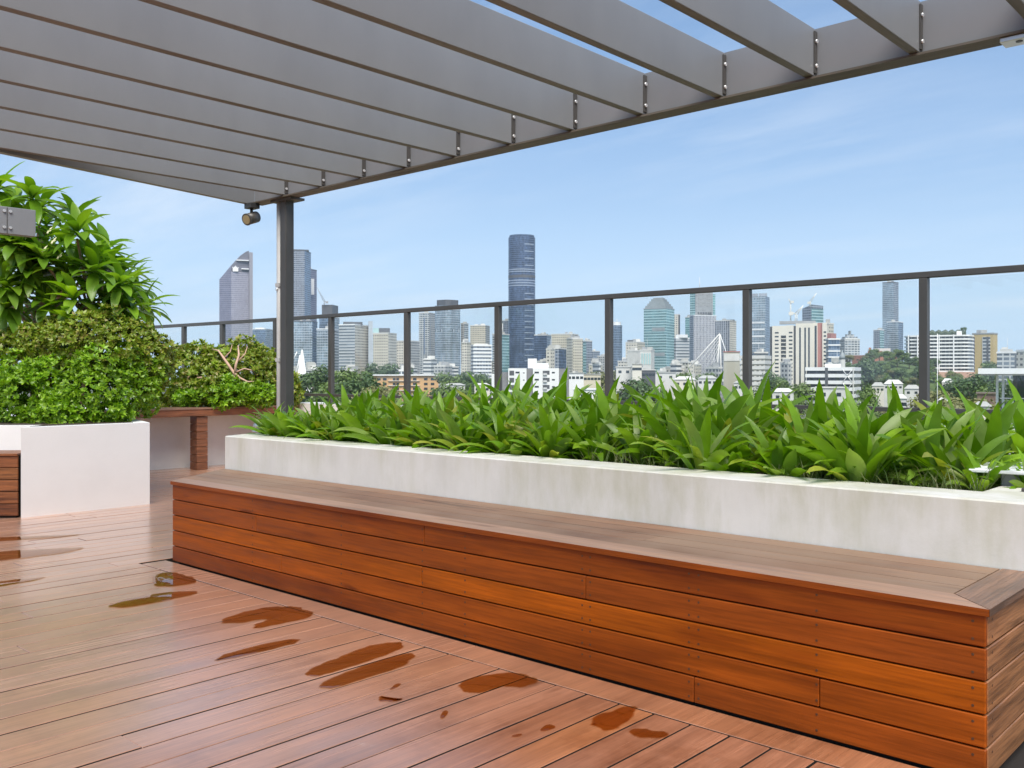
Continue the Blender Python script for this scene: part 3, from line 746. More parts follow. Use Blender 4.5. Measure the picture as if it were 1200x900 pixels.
def leafquad(mb, p, d, nrm, ln, wd, m=0, cup=.15):
    sd = d.cross(nrm).normalized()
    a = p; b_ = p+d*ln*.45+sd*wd*.5+nrm*ln*cup*.4; c = p+d*ln-nrm*ln*cup*.2; e = p+d*ln*.45-sd*wd*.5+nrm*ln*cup*.4
    mid = p+d*ln*.5
    i = [mb.vert(v) for v in (a, b_, c, e, mid)]
    mb.face((i[0], i[1], i[4]), m, True); mb.face((i[1], i[2], i[4]), m, True); mb.face((i[2], i[3], i[4]), m, True); mb.face((i[3], i[0], i[4]), m, True)
def rand_dir(r):
    while True:
        v = Vector((r.uniform(-1, 1), r.uniform(-1, 1), r.uniform(-1, 1)))
        if .05 < v.length < 1: return v.normalized()
def rosette(mb, p, nrm, r, ln, wd, n):
    a = Vector((0, 0, 1)) if abs(nrm.z) < .9 else Vector((1, 0, 0))
    u = nrm.cross(a).normalized(); v = nrm.cross(u)
    ph = r.uniform(0, 6.28)
    for k in range(n):
        t = ph+k*6.283/n+r.uniform(-.25, .25); tilt = r.uniform(.25, .95)
        d = ((u*math.cos(t)+v*math.sin(t))*math.cos(tilt)+nrm*math.sin(tilt)).normalized()
        nn = (nrm-d*nrm.dot(d)).normalized()
        leafquad(mb, p, d, nn, ln*r.uniform(.75, 1.2), wd*r.uniform(.8, 1.2))
def lumps(blobs, seed, n=13, frac=(.30, .46)):
    r = random.Random(seed); out = []
    for b in blobs:
        out.append((b[0], b[1], b[2], b[3]*.80, b[4]*.80, b[5]*.80))
        for i in range(n):
            z_ = 1-2*(i+.5)/n; a_ = i*2.399+r.uniform(-.4, .4); q_ = math.sqrt(1-z_*z_)
            f_ = r.uniform(.62, .80); k_ = r.uniform(*frac); m_ = (b[3]+b[4]+b[5])/3
            out.append((b[0]+b[3]*q_*math.cos(a_)*f_, b[1]+b[4]*q_*math.sin(a_)*f_, b[2]+b[5]*z_*f_, m_*k_, m_*k_, m_*k_*.9))
    return out
def shrub(name, label, blobs, zmin, leaf, mat, seed, count, stems=None, stemmat=None, stemname='stem', base=None, group=None, cat='shrub'):
    """blobs: list of (x, y, z, rx, ry, rz) whose union the leaf rosettes cover"""
    blobs = lumps(blobs, seed)
    r = random.Random(seed); mb = MB()
    bx = base or (blobs[0][0], blobs[0][1], zmin)
    t = thing(name, label, cat, bx, 0, group)
    area = [b[3]*b[4]+b[3]*b[5]+b[4]*b[5] for b in blobs]; tot = sum(area)
    for bi, b in enumerate(blobs):
        C = Vector(b[:3]); rad = Vector(b[3:])
        for _ in range(int(count*area[bi]/tot)):
            n = rand_dir(r); 
            f = 1.0+.20*noise.noise(Vector((n.x*2.6+bi*7, n.y*2.6, n.z*2.6)))+.15*noise.noise(Vector((n.x*6, n.y*6+bi*3, n.z*6)))
            f *= r.choice((1.0, 1.0, 1.02, .97, .90, .82, 1.0, 1.07 if r.random() < .4 else 1.0))
            p = C+Vector((n.x*rad.x, n.y*rad.y, n.z*rad.z))*f
            if p.z < zmin: continue
            if any(sum(((p[i]-Vector(o_[:3])[i])/o_[3+i])**2 for i in range(3)) < .55 for j, o_ in enumerate(blobs) if j != bi): continue
            nn = Vector((n.x/rad.x, n.y/rad.y, n.z/rad.z)).normalized()
            nn = (nn+rand_dir(r)*.55+Vector((0, 0, .25))).normalized()
            rosette(mb, p, nn, r, leaf[0], leaf[1], r.choice((5, 6, 7)))
    mb.build('foliage', mat, t)
    if stems:
        for nm, pts, rad in stems:
            q = MB(); q.tube(pts, rad, 8); q.build(nm, stemmat, t)
    return t
def pz(px, py, d): p = at(px, d); return Vector((p.x, p.y, zat(py, d)))
def blob(px, py, d, rpx, rpy, rd=None):
    c = pz(px, py, d); k = d/F
    return (c.x, c.y, c.z, rpx*k, (rd or rpx)*k, rpy*k)
shrub('rounded_shrub', 'bright green clipped shrub spilling over the front of the smooth white planter',
      [blob(105, 462, 8.95, 82, 46, 56), blob(35, 466, 8.8, 58, 42, 48), blob(148, 450, 9.1, 42, 44, 42), blob(60, 452, 9.3, 60, 44, 50), blob(55, 484, 8.62, 52, 18, 24), blob(125, 482, 8.85, 50, 19, 24)], .735, (.046, .024), M_hedge, 5, 9500,
      [('stem', [pz(90, 500, 9.0), pz(95, 470, 9.0), pz(100, 440, 9.0)], [.03, .025, .015])], M_bark)
shrub('bronze_shrub', 'olive bronze topped shrub rising behind the bright green one in the left planter',
      [blob(122, 402, 9.3, 58, 38, 55), blob(58, 412, 9.4, 50, 36, 45), blob(163, 418, 9.3, 34, 38, 40), blob(15, 420, 9.4, 50, 40, 45), blob(88, 408, 9.15, 42, 32, 40), blob(142, 412, 9.15, 40, 26, 40)], .75, (.048, .025), M_olive, 8, 9500,
      [('stem', [pz(72, 470, 9.3), pz(70, 440, 9.1), pz(66, 415, 9.05)], [.03, .025, .015])], M_bark)
# hedge behind the bar, with bare branches
d_ = 12.6
br = [('branch', [pz(198, 474, 12.2), pz(212, 455, 12.17), pz(232, 443, 12.09), pz(252, 440, 12.07)], [0.0216, 0.0187, 0.0144, 0.0086]),
      ('branch', [pz(299, 447, 12.07), pz(290, 447.5, 12.02), pz(281, 443, 12.02), pz(274, 437, 12.02), pz(268, 428, 12.02), pz(261, 418, 12.05), pz(256, 411, 12.12), pz(249, 409, 12.17)], [0.0072, 0.0115, 0.0158, 0.0187, 0.0180, 0.0144, 0.0101, 0.0058]),
      ('branch', [pz(275, 438, 12.02), pz(276.5, 427, 12.02), pz(280, 416, 12.07), pz(279, 405, 12.17)], [0.0187, 0.0158, 0.0130, 0.0072]),
      ('branch', [pz(277, 436, 12.03), pz(286, 432, 12.07), pz(296, 434, 12.12), pz(300, 440, 12.17)], [0.0115, 0.0094, 0.0072, 0.0043]),
      ('branch', [pz(278, 424, 12.05), pz(287, 415, 12.12), pz(290, 406, 12.1)], [0.0108, 0.0079, 0.0050]),
      ('branch', [pz(262, 420, 12.05), pz(270, 412, 12.12), pz(272, 404, 12.1)], [0.0094, 0.0072, 0.0043]),
      ('branch', [pz(215, 452, 12.17), pz(222, 440, 12.12), pz(220, 430, 12.15)], [0.0130, 0.0094, 0.0058]),
      ('trunk', [pz(272, 480, 12.4), pz(273, 460, 12.1), pz(275, 438, 12.03)], [0.0360, 0.0288, 0.0202])]
shrub('low_hedge', 'low olive hedge with bare pinkish branches showing, behind the timber bar',
      [blob(225, 438, 12.7, 42, 36, 45), blob(275, 432, 12.7, 42, 32, 45), blob(300, 446, 12.5, 34, 36, 40), blob(245, 455, 12.3, 50, 26, 35), blob(200, 450, 12.4, 40, 34, 40), blob(318, 455, 12.6, 26, 30, 40)], .70, (.062, .032), M_olive, 15, 8000, br, M_bark_p, base=(-12, 5.8, .66))
shrub('green_shrub', 'small dark green shrub low against the bar under the bare branches',
      [blob(262, 460, 12.0, 34, 17, 22), blob(300, 463, 12.0, 24, 13, 20), blob(222, 466, 12.0, 20, 10, 15)], .70, (.06, .03), M_hedge, 19, 2000)

# frangipani: thick forking limbs, each ending in a whorl of long leaves
def frangipani():
    r = random.Random(4); base = at(40, 10.0, .75)
    t = thing('frangipani_tree', 'frangipani with whorls of long leaves rising above the left planter', 'tree', tuple(base))
    tips = []; tm = MB()
    prof = [(-60, 215), (-30, 225), (0, 222), (20, 240), (45, 232), (60, 262), (88, 262), (30, 270), (70, 290), (100, 292), (128, 312), (10, 300), (45, 318), (85, 330), (115, 335), (148, 336), (160, 352),
            (-20, 330), (15, 345), (55, 352), (95, 358), (130, 362), (155, 372), (-25, 270), (-50, 300), (165, 383), (35, 375), (75, 382), (0, 375), (110, 385), (-40, 360), (52, 245), (110, 318), (140, 345), (175, 372)]
    for _ in range(34):
        x = r.uniform(-60, 150); prof.append((x, r.uniform(250+.55*max(0, x), 395)))
    for px, py in prof:
        px -= 5; py -= 12 if px > 90 else 2
        if py > 366 and px > 90: continue
        dd = r.uniform(9.3, 10.7)
        tips.append(pz(px+r.uniform(-5, 5), py+r.uniform(-4, 6), dd))
    forks = [pz(20, 340, 10.0), pz(70, 350, 10.1), pz(110, 375, 9.9), pz(-20, 330, 10.0), pz(40, 300, 10.1)]
    tm.tube([base, pz(45, 440, 10), pz(50, 400, 10)], [.07, .06, .05], 10)
    for f in forks: tm.tube([pz(50, 402, 10), (pz(50, 402, 10)+f)/2+Vector((.02, .03, .05)), f], [.042, .034, .026], 8)
    mb = MB()
    for p in tips:
        f = min(forks, key=lambda q: (q-p).length)
        ax = (p-f).normalized(); ax = (ax+Vector((0, 0, .5))+rand_dir(r)*.25).normalized()
        tm.tube([f, (f+p)/2+Vector((0, 0, -.04)), p-ax*.02], [.022, .017, .013], 6)
        n = r.choice((14, 16, 18)); a = Vector((0, 0, 1)) if abs(ax.z) < .9 else Vector((1, 0, 0))
        u = ax.cross(a).normalized(); v = ax.cross(u)
        for k in range(n):
            th = k*2.399; f2 = k/n; tilt = R(70-95*f2+r.uniform(-10, 10))
            d = ((u*math.cos(th)+v*math.sin(th))*math.cos(tilt)+ax*math.sin(tilt)).normalized()
            el = math.asin(max(-1, min(1, d.z))); az = math.atan2(d.y, d.x)
            ln = r.uniform(.28, .42)
            longleaf(mb, p+ax*(.05*(1-f2)), az, el, ln, r.uniform(.046, .062), R(r.uniform(25, 80)))
    fl = MB()
    for px, py in ((63, 282), (58, 270), (52, 292), (70, 300)):
        p = pz(px, py, 9.2)
        for k in range(5):
            th = k*1.257; d = Vector((math.cos(th)*.9, math.sin(th)*.5, math.sin(th)*.8)).normalized()
            leafquad(fl, p, d, Vector((0, -1, .3)).normalized().cross(d).cross(d)*-1, .05, .035)
    tm.build('trunk', M_bark, t); mb.build('foliage', M_frang, t); fl.build('blossom', M_flower, t)
def longleaf(mb, base, az, elev, length, width, droop):
    d = Vector((math.cos(az), math.sin(az), 0)); sd = Vector((-math.sin(az), math.cos(az), 0)); p = Vector(base); e = elev; rows = []
    S = 6
    for k in range(S+1):
        t = k/S; w = width*(max(.0, math.sin(math.pi*min(1, t*.93+.05))))**.8
        nrm = -d*math.sin(e)+Vector((0, 0, 1))*math.cos(e)
        rows.append((mb.vert(p-sd*w+nrm*w*.3), mb.vert(p), mb.vert(p+sd*w+nrm*w*.3)))
        p = p+(d*math.cos(e)+Vector((0, 0, 1))*math.sin(e))*(length/S); e -= droop/S
    for a, b_ in zip(rows, rows[1:]):
        mb.face((a[0], a[1], b_[1], b_[0]), 0, True); mb.face((a[1], a[2], b_[2], b_[1]), 0, True)
frangipani()
# ------------------------------------------------------------------ the city
G = -28.0
def gz(d): return G
gm, gnt, gb = new_mat('suburb_ground')
gv = obj_coord(gnt); ga = noise_n(gnt, gv, .02, 6, .65); gc = noise_n(gnt, gv, .15, 4, .6)
gcol = ramp(gnt, [(.35, (.05, .075, .025)), (.5, (.08, .10, .045)), (.58, (.22, .21, .19)), (.7, (.10, .10, .10))], ga).outputs[0]
gcol = mixc(gnt, gcol, ramp(gnt, [(.3, (.7,)*3), (.7, (1.2,)*3)], gc).outputs[0], 1.0, 'MULTIPLY')
L(gnt, gcol, gb.inputs['Base Color']); gb.inputs['Roughness'].default_value = .9
q = MB(); RR = [0, 60, 150, 300, 500, 750, 1000, 1400, 2000, 3000, 4000]; ns = 64
prev = None
for r_ in RR:
    ring = []
    for k in range(ns):
        a_ = 2*math.pi*k/ns; x, y = r_*math.cos(a_), r_*math.sin(a_)
        ring.append(q.vert((x, y, G-.05+(2.5*noise.noise(Vector((x*.004, y*.004, 0))) if 100 < r_ < 1200 else 0))))
    if prev:
        for k in range(ns): q.face((prev[k], ring[k], ring[(k+1) % ns], prev[(k+1) % ns]), 0, True)
    prev = ring
tag(q.build('ground', gm), None, None, kind='structure')

def frame_at(px, d, g=None):
    phi = math.atan((px-600)/F)
    return at(px, d, G if g is None else g), TH-phi, d/F*math.cos(phi)
def corner_poly(Lw, Rw, alpha):
    ta = math.tan(R(alpha))
    if Rw <= 0: dp = Lw*.7; return [(-Lw, 0), (0, 0), (0, dp), (-Lw, dp)]
    r_ = (Rw, Rw/ta); l_ = (-Lw, Lw*ta)
    return [(0, 0), r_, (r_[0]+l_[0], r_[1]+l_[1]), l_]
M_roof = plain('pale_roof', (.42, .42, .40), .8, scale=.1)
M_plant = plain('roof_plant', (.30, .31, .32), .6, scale=.2)
M_conc = plain('pale_concrete', (.62, .61, .58), .75, var=.08, scale=.2)
M_wpaint = plain('white_paint', (.78, .78, .77), .65, var=.05, scale=.2)
M_dglass = plain('dark_window_glass', (.035, .045, .055), .1, .0, var=.4, scale=.3, spec=.8)
M_shade = plain('dark_cladding', (.10, .105, .115), .5, scale=.2)
M_mast = plain('mast_steel', (.6, .6, .6), .5)
M_crane = plain('crane_white', (.7, .68, .62), .5)
M_band = plain('white_band', (.72, .73, .74), .6, var=.05, scale=.1)
def fac(*a, **k): return facade(*a, **k)
GL = {
 'lav': fac('lavender_curtain_wall', (.25, .245, .31), (.17, .18, .25), 3.6, 1.6, (.12, .88), (.12, .9), .35, .2, .25),
 'lav2': fac('pale_lavender_curtain_wall', (.38, .37, .42), (.29, .29, .36), 3.6, 1.6, (.12, .88), (.12, .9), .3, .2, .2),
 'blue': fac('blue_curtain_wall', (.22, .27, .34), (.13, .19, .28), 3.4, 2.0, (.06, .94), (.10, .92), .45, .14, .4, cloud=.35),
 'navy': fac('navy_curtain_wall', (.13, .18, .27), (.07, .105, .18), 3.3, 2.4, (.05, .95), (.10, .94), .40, .16, .45, cloud=.4),
 'slate': fac('slate_grid', (.30, .33, .38), (.12, .15, .20), 3.3, 3.2, (.15, .85), (.25, .85), .3, .15, .6, cloud=.3),
 'silver': fac('silver_curtain_wall', (.44, .48, .52), (.24, .31, .37), 3.3, 2.2, (.08, .92), (.15, .92), .45, .14, .35, cloud=.45),
 'teal': fac('teal_banded_glass', (.36, .50, .51), (.13, .27, .29), 3.8, 3.0, (.04, .96), (.32, .92), .4, .12, .25, cloud=.2),
 'teal2': fac('pale_teal_glass', (.40, .58, .58), (.20, .40, .42), 3.8, 3.0, (.04, .96), (.2, .92), .4, .12, .25),
 'beige': fac('beige_window_grid', (.56, .52, .43), (.13, .13, .12), 3.2, 2.8, (.25, .75), (.3, .75), .1, .2, .5),
 'cream': fac('cream_window_grid', (.66, .62, .54), (.20, .20, .19), 3.3, 3.4, (.22, .78), (.3, .72), .1, .2, .5),
 'grey': fac('grey_window_grid', (.46, .46, .45), (.14, .15, .17), 3.3, 3.0, (.2, .8), (.28, .78), .15, .2, .5),
 'hband': fac('horizontal_banded', (.66, .66, .65), (.13, .15, .17), 3.6, 30, (-1, 2), (.45, .95), .25, .15, .3),
 'dark': fac('charcoal_glazing', (.05, .055, .06), (.035, .04, .05), 3.05, 3, (.05, .95), (-1, 2), .1, .15, .4),
 'hband2': fac('grey_horizontal_banded', (.50, .52, .53), (.20, .23, .26), 3.6, 30, (-1, 2), (.40, .95), .25, .15, .3),
 'vrib': fac('vertical_ribbed', (.55, .54, .56), (.19, .20, .24), 3.5, 2.6, (.40, .95), (.10, .97), .25, .2, .4),
 'vribg': fac('grey_vertical_ribbed', (.40, .41, .45), (.17, .19, .23), 3.5, 3.4, (.35, .95), (.12, .97), .25, .2, .4),
 'louv': fac('louvred_grid', (.40, .41, .42), (.24, .25, .26), 2.2, 3.5, (.08, .96), (.35, .95), .1, .3, .25),
 'resi': fac('residential_balconies', (.56, .57, .56), (.17, .20, .23), 3.1, 4.2, (.10, .9), (.32, .95), .2, .2, .55),
}
def tower(name, label, px0, pxm, px1, top, d, alpha=30, mats=('grey', None), cat='tower', zt=None, parapet=True, plant=None, g=None, group=None, roof=None):
    """corner nearest the camera at column pxm; left face px0..pxm, right face pxm..px1"""
    loc, rz, k = frame_at(pxm, d, g)
    t = thing(name, label, cat, tuple(loc), rz, group)
    g0 = loc.z; H = zat(top, d)-g0
    poly = corner_poly((pxm-px0)*k, (px1-pxm)*k, alpha)
    m1 = GL[mats[0]] if isinstance(mats[0], str) else mats[0]
    q = MB(); q.prism(poly, 0, H, 0, 1)
    ms = [m1, roof or M_roof]
    if mats[1] is not None:                                  # the right hand face in a second cladding
        q.m[0] = 2; ms.append(GL[mats[1]] if isinstance(mats[1], str) else mats[1])
    q.build('facade', ms, t, world=False)
    if parapet:
        q = MB(); q.prism(grow(poly, .25), H+.01, H+1.3); q.build('parapet', parapet if parapet is not True else M_conc, t, world=False)
    if plant:                                                # (px0, px1, py top, material)
        for a, b_, tp, mt in plant:
            xa, xb = (a-pxm)*k, (b_-pxm)*k
            yc = sum(p[1] for p in poly)/4; ya = yc-(xb-xa)*.35; yb = yc+(xb-xa)*.35
            q = MB(); q.box(xa, xb, ya, yb, H+1.31 if parapet else H+.01, zat(tp, d)-g0); q.build('plant_room', mt, t, world=False)
    if parapet and (px1-px0) > 8:
        rc = random.Random(int(px0*7+top)); zc = H+1.31
        cxp = sum(p[0] for p in poly)/4; cyp = sum(p[1] for p in poly)/4
        for i in range(rc.choice((2, 3, 3, 4))):
            f_ = rc.uniform(-.55, .55); ed = poly[1] if (px1-pxm) > (pxm-px0) else poly[3]
            xx, yy = cxp+ed[0]*.5*f_, cyp+ed[1]*.5*f_; sw = rc.uniform(1.2, 3.2); sh = rc.uniform(1.2, 3.6)
            q = MB(); q.box(xx-sw, xx+sw, yy-sw*.7, yy+sw*.7, zc-.02*i-.2, zc+sh); q.build('roof_unit', rc.choice((M_plant, M_roof, M_conc)), t, world=False)
        if rc.random() < .4:
            q = MB(); q.tube([(cxp, cyp, zc), (cxp, cyp, zc+rc.uniform(5, 11))], [.25, .08], 5); q.build('aerial', M_mast, t, world=False)
    t['_k'] = k; t['_H'] = H
    return t
def K(t): return t['_k']
def box_part(t, name, mat, pxa, pxb, pxm, pya, pyb, d, ya, yb):   # box in a building's own frame: columns and rows to metres
    k = t['_k']; g0 = t.location.z
    q = MB(); q.box((pxa-pxm)*k, (pxb-pxm)*k, ya, yb, zat(pyb, d)-g0, zat(pya, d)-g0)
    return q.build(name, mat, t, world=False)

# --- 1 slant topped tower
d = 1650; loc, rz, k = frame_at(271, d)
t = thing('slant_tower', 'lavender tower with a sharply slanted top and white emblem, left of the pergola post', 'tower', tuple(loc), rz)
def hh(py, d): return zat(py, d)-G
def ytop(px): return 327+(293-327)*(px-257)/35.0
A_ = (-14*k, 9); B_ = (0, 0); C_ = (21*k, 5); D_ = (21*k, 45); E_ = (-10*k, 50)
prof = [(257, 327), (262, 321.5), (267, 315.5), (271, 310.8), (276, 305), (281, 299.6), (286, 295.5), (289, 293.6), (291.9, 292.6)]
pv = [((px-271)*k, hh(py, d)) for px, py in prof]
def slab(pts_, ya0, ya1, yb, mf, mt, zlow):
    q = MB(); n_ = len(pts_)
    yf = lambda x: ya0+(ya1-ya0)*(x-pts_[0][0])/(pts_[-1][0]-pts_[0][0])
    f0 = [q.vert((x, yf(x), z)) for x, z in pts_]; b0 = [q.vert((x, yb, z)) for x, z in pts_]
    f1 = [q.vert((pts_[0][0], yf(pts_[0][0]), zlow)), q.vert((pts_[-1][0], yf(pts_[-1][0]), zlow))]; b1 = [q.vert((pts_[0][0], yb, zlow)), q.vert((pts_[-1][0], yb, zlow))]
    uvf = [(pts_[0][0], zlow), (pts_[-1][0], zlow)]+[p for p in pts_[::-1]]
    q.face([f1[0], f1[1]]+f0[::-1], mf, False, uvf); q.face([b1[1], b1[0]]+b0, mf, False, [uvf[1], uvf[0]]+list(pts_))
    q.face([b1[0], f1[0], f0[0], b0[0]], mf, False, [(40, zlow), (0, zlow), (0, pts_[0][1]), (40, pts_[0][1])]); q.face([f1[1], b1[1], b0[-1], f0[-1]], mf, False, [(0, zlow), (40, zlow), (40, pts_[-1][1]), (0, pts_[-1][1])])
    for i in range(n_-1): q.face([f0[i], f0[i+1], b0[i+1], b0[i]], mt)
    return q
M_crownd = plain('crown_grey', (.15, .15, .18), .5)
q = slab(pv[:4], 11, 0, 45, 0, 1, 0); q.build('facade', [GL['lav'], M_crownd], t, world=False)
q = slab([(.01, hh(318.5, d)), (20.9*k, hh(318.5, d))], 0, 5, 45, 0, 1, 0); q.build('facade', [GL['lav2'], M_crownd], t, world=False)
q = slab([(.02*k, pv[3][1])]+pv[4:], 1.5, 6, 44, 0, 0, hh(318.4, d)); q.build('crown', M_crownd, t, world=False)
q = MB(); q.prism([(21.2*k, 2), (25.5*k, 6), (25.5*k, 44), (21.2*k, 44)], 0, hh(294.5, d)); q.build('side_fin', plain('fin_grey', (.36, .35, .38), .6), t, world=False)
for yy in (304.5, 314.5):
    q = MB(); x0_ = (283-271)*k if yy > 310 else (277-271)*k
    q.box(x0_, 20.8*k, .2, 9, hh(yy+.6, d), hh(yy-.6, d)); q.build('crown_beam', M_band, t, world=False)
q = MB(); cx = (276-271)*k
z0 = hh(318, d); z1 = hh(310.5, d); s_ = k
em = [(-3.0, 0), (3.0, 0), (3.4, 1.6), (3.2, 3.6), (4.0, 5.6), (2.2, 4.6), (1.6, 6.2), (0.9, 5.4), (0, 7.4), (-.9, 5.4), (-1.6, 6.2), (-2.2, 4.6), (-4.0, 5.6), (-3.2, 3.6), (-3.4, 1.6)]
i0 = [q.vert((cx+x*s_, -1.2, z0+z*s_)) for x, z in em]; i1 = [q.vert((cx+x*s_, -.1, z0+z*s_)) for x, z in em]
q.face(i0); q.face(i1[::-1])
for j in range(len(em)): q.face((i0[j], i1[j], i1[(j+1) % len(em)], i0[(j+1) % len(em)]))
q.build('emblem', M_wpaint, t, world=False)
# --- 2, 3, 4, 5
tower('glass_block', 'blue glass block with a flat white roof, beside the slant topped tower', 296, 311, 323, 386, 1500, 20, ('blue', 'silver'), parapet=M_band, plant=[(299, 309, 383.5, M_band)])
t = tower('office_tower', 'tall slate blue tower just right of the pergola post, gently curved top', 329, 357, 364.5, 294, 1500, 18, ('slate', 'blue'), parapet=M_shade)
q = MB(); q.box(-24*K(t), 5*K(t), 10, 30, t['_H']+1.31, zat(291.5, 1500)-G); q.build('roof_screen', M_shade, t, world=False)
t = tower('fin_tower', 'narrow grey tower with a white panel on its side, behind the slate blue tower', 355, 362, 371.3, 315.5, 1560, 30, ('slate', 'lav'), parapet=M_shade)
q = MB(); k = K(t); q.box(2.6*k, 6.2*k, 1.0, 4.0, zat(345, 1560)-G, zat(326.5, 1560)-G)
q.build('white_panel', M_band, t, world=False)
t = tower('glass_tower', 'blue grey tower with a dark glass crown under construction, right of the slate blue tower', 374, 390, 398, 372, 1300, 20, ('blue', 'silver'), parapet=M_band)
k = K(t); poly = corner_poly(14*k, 7.5*k, 20); H = t['_H']
q = MB(); q.prism(grow(poly, -1), H+1.31, zat(357, 1300)-G); q.build('crown', M_shade, t, world=False)
tower('banded_block', 'low silver banded block behind the white spire, left of the first fence post', 341, 366, 372, 377, 1250, 15, ('silver', 'blue'), parapet=M_shade)
tower('office_block', 'pale silver glass block standing between the white spire and the first fence post', 371, 388, 397, 386, 1150, 18, ('silver', 'hband2'), parapet=M_band)
def crane(label, px, d, base_py, mast_py, tip, back, col=M_crane, wid=.8):
    loc = at(px, d, zat(base_py, d)); _, rz, k = frame_at(px, d)
    t = thing('tower_crane', label, 'crane', tuple(loc), rz); z = lambda py: zat(py, d)-loc.z
    q = MB(); 
    for sx in (-wid, wid): q.tube([(sx, 0, 0), (sx, 0, z(mast_py))], .28, 5)
    n = max(3, int(z(mast_py)/3)); zm = z(mast_py)
    for i in range(n): q.tube([(-wid if i % 2 else wid, 0, zm*i/n), (wid if i % 2 else -wid, 0, zm*(i+1)/n)], .16, 4)
    q.build('mast', col, t, world=False)
    q = MB(); T = Vector(((tip[0]-px)*k, 0, z(tip[1]))); O = Vector((0, 0, zm))
    nv = Vector((-(T-O).z, 0, (T-O).x)).normalized()*1.1
    q.tube([O+nv, T], .26, 5); q.tube([O-nv, T], .26, 5)
    for i in range(8):
        f1, f2 = i/8, (i+1)/8; q.tube([O.lerp(T, f1)+nv*(1-f1)*(1 if i % 2 else -1), O.lerp(T, f2)+nv*(1-f2)*(-1 if i % 2 else 1)], .15, 4)
    q.build('jib', col, t, world=False)
    q = MB(); B2 = Vector(((back[0]-px)*k, 0, z(back[1]))); q.tube([O, B2], .5, 6); q.box(B2.x-1.8, B2.x+1.8, -1.2, 1.2, B2.z-2.2, B2.z+.5); q.build('counterweight', col, t, world=False)
    return t
crane('thin grey crane with its jib raised leftward above the dark glass crown', 380, 1300, 357, 353, (371.5, 337), (383, 353.5), M_plant, .5)
# --- 6, 7, 8
t = tower('civic_block', 'broad white block with fine dark window bands, right of the first fence post', 397, 416, 437, 381, 1100, 28, ('hband2', 'cream'), cat='office block', parapet=M_wpaint)
box_part(t, 'roof_screen', M_shade, 402, 425, 416, 376.5, 379.6, 1100, 12, 30)
box_part(t, 'side_strip', GL['silver'], 432, 437, 416, 375.5, 470, 1100, 12, 30)
t = tower('beige_block', 'beige grid office block with blue glass roof rooms and a cream corner strip', 437, 455, 465, 391, 1050, 24, ('beige', 'cream'), cat='office block', plant=[(437, 446, 384, GL['teal2']), (444, 457, 384, M_shade)])
tower('cream_block', 'plain cream block partly behind the second fence post', 463, 478, 492, 400, 1150, 30, ('cream', 'grey'), cat='office block')
tower('stepped_block', 'small white stepped block with dark bands at the foot of the curved glass tower', 496, 505, 512, 422, 900, 25, ('hband', None), cat='office block', plant=[(497, 504, 420, M_wpaint)])
# --- 10, 11 fluted twin
t = tower('residential_tower', 'grey residential tower with an arched pale frame left of the silver curved tower', 491, 503, 513, 367, 1420, 25, ('resi', 'grey'))
box_part(t, 'glass_strip', GL['navy'], 496.5, 504.5, 503, 372, 415, 1420, 3.0, 6.0)
d = 1350; loc, rz, k = frame_at(524.5, d)
t = thing('curved_tower', 'silver glass tower with fluted curved faces and a black roof cap', 'tower', tuple(loc), rz)
def fluted(w, n=48, lobes=((-.5, .5), (.5, .5))):
    pts = []
    for i in range(n):
        a = 2*math.pi*i/n; rr_ = w*(1+.10*math.cos(4*a)); pts.append((rr_*math.cos(a), w+rr_*.8*math.sin(a)))
    return pts
wd = 13.6*k
q = MB(); q.prism(fluted(wd), 0, hh(357.5, d), 0, 1, smooth=False); q.build('facade', [GL['silver'], M_roof], t, world=False)
q = MB(); q.prism(fluted(wd*.85), hh(357.4, d), hh(351, d)); q.build('roof_cap', M_shade, t, world=False)
for yy in (386.5,):
    q = MB(); q.prism(fluted(wd*1.006), hh(388.5, d), hh(385.5, d)); q.build('plant_floor', fac('dotted_plant_floor', (.42, .46, .50), (.06, .07, .09), 60, 5, (.3, .6), (-1, 2), .1), t, world=False)
tower('slim_block', 'slim grey slab just right of the silver curved tower', 540, 544, 549, 379.5, 1380, 30, ('grey', 'resi'))
tower('slim_block', 'slim pale low slab in front of the slim grey one', 541, 547, 552, 402, 1100, 30, ('cream', None))
t = tower('residential_tower', 'beige residential tower with twin roof rooms behind the third fence post', 551, 569, 574, 382, 1480, 16, ('beige', 'grey'), plant=[(556, 560, 379.5, M_conc), (563, 567, 380, M_conc)])
# 14 white banded office with real floor bands
def banded(name, label, px0, pxm, px1, top, d, alpha, pitch, glass, band, cat='office block', g=None, out=.5, frac=.5, plant=None, nmax=30):
    t = tower(name, label, px0, pxm, px1, top, d, alpha, (glass, None), cat=cat, g=g, parapet=False, plant=plant)
    k = K(t); poly = grow(corner_poly((pxm-px0)*k, (px1-pxm)*k, alpha), out); H = t['_H']; i = 0
    z = H+.3
    while z > pitch and i < nmax:
        q = MB(); q.prism(poly, z-pitch*frac, z); q.build('floor_band', band, t, world=False); z -= pitch; i += 1
    return t
banded('banded_office', 'white office block with even dark window bands beside the third fence post', 552, 555, 576, 404, 1000, 78, 3.9, 'slate', M_wpaint, plant=[(556, 572, 402.5, M_conc)])
t = tower('spired_tower', 'pale green grey tower with two thin roof spires left of the tallest round tower', 577, 586, 597, 392, 1200, 30, ('resi', 'teal2'))
for px in (584, 589):
    q = MB(); q.tube([((px-586)*K(t), 14, t['_H']+1.3), ((px-586)*K(t), 14, zat(378, 1200)-G)], [1.2, .3], 6); q.build('spire', M_conc, t, world=False)
tower('grey_tower', 'grey glass tower partly hidden by the left side of the tallest round tower', 588, 594, 602, 376, 1620, 30, ('slate', None))
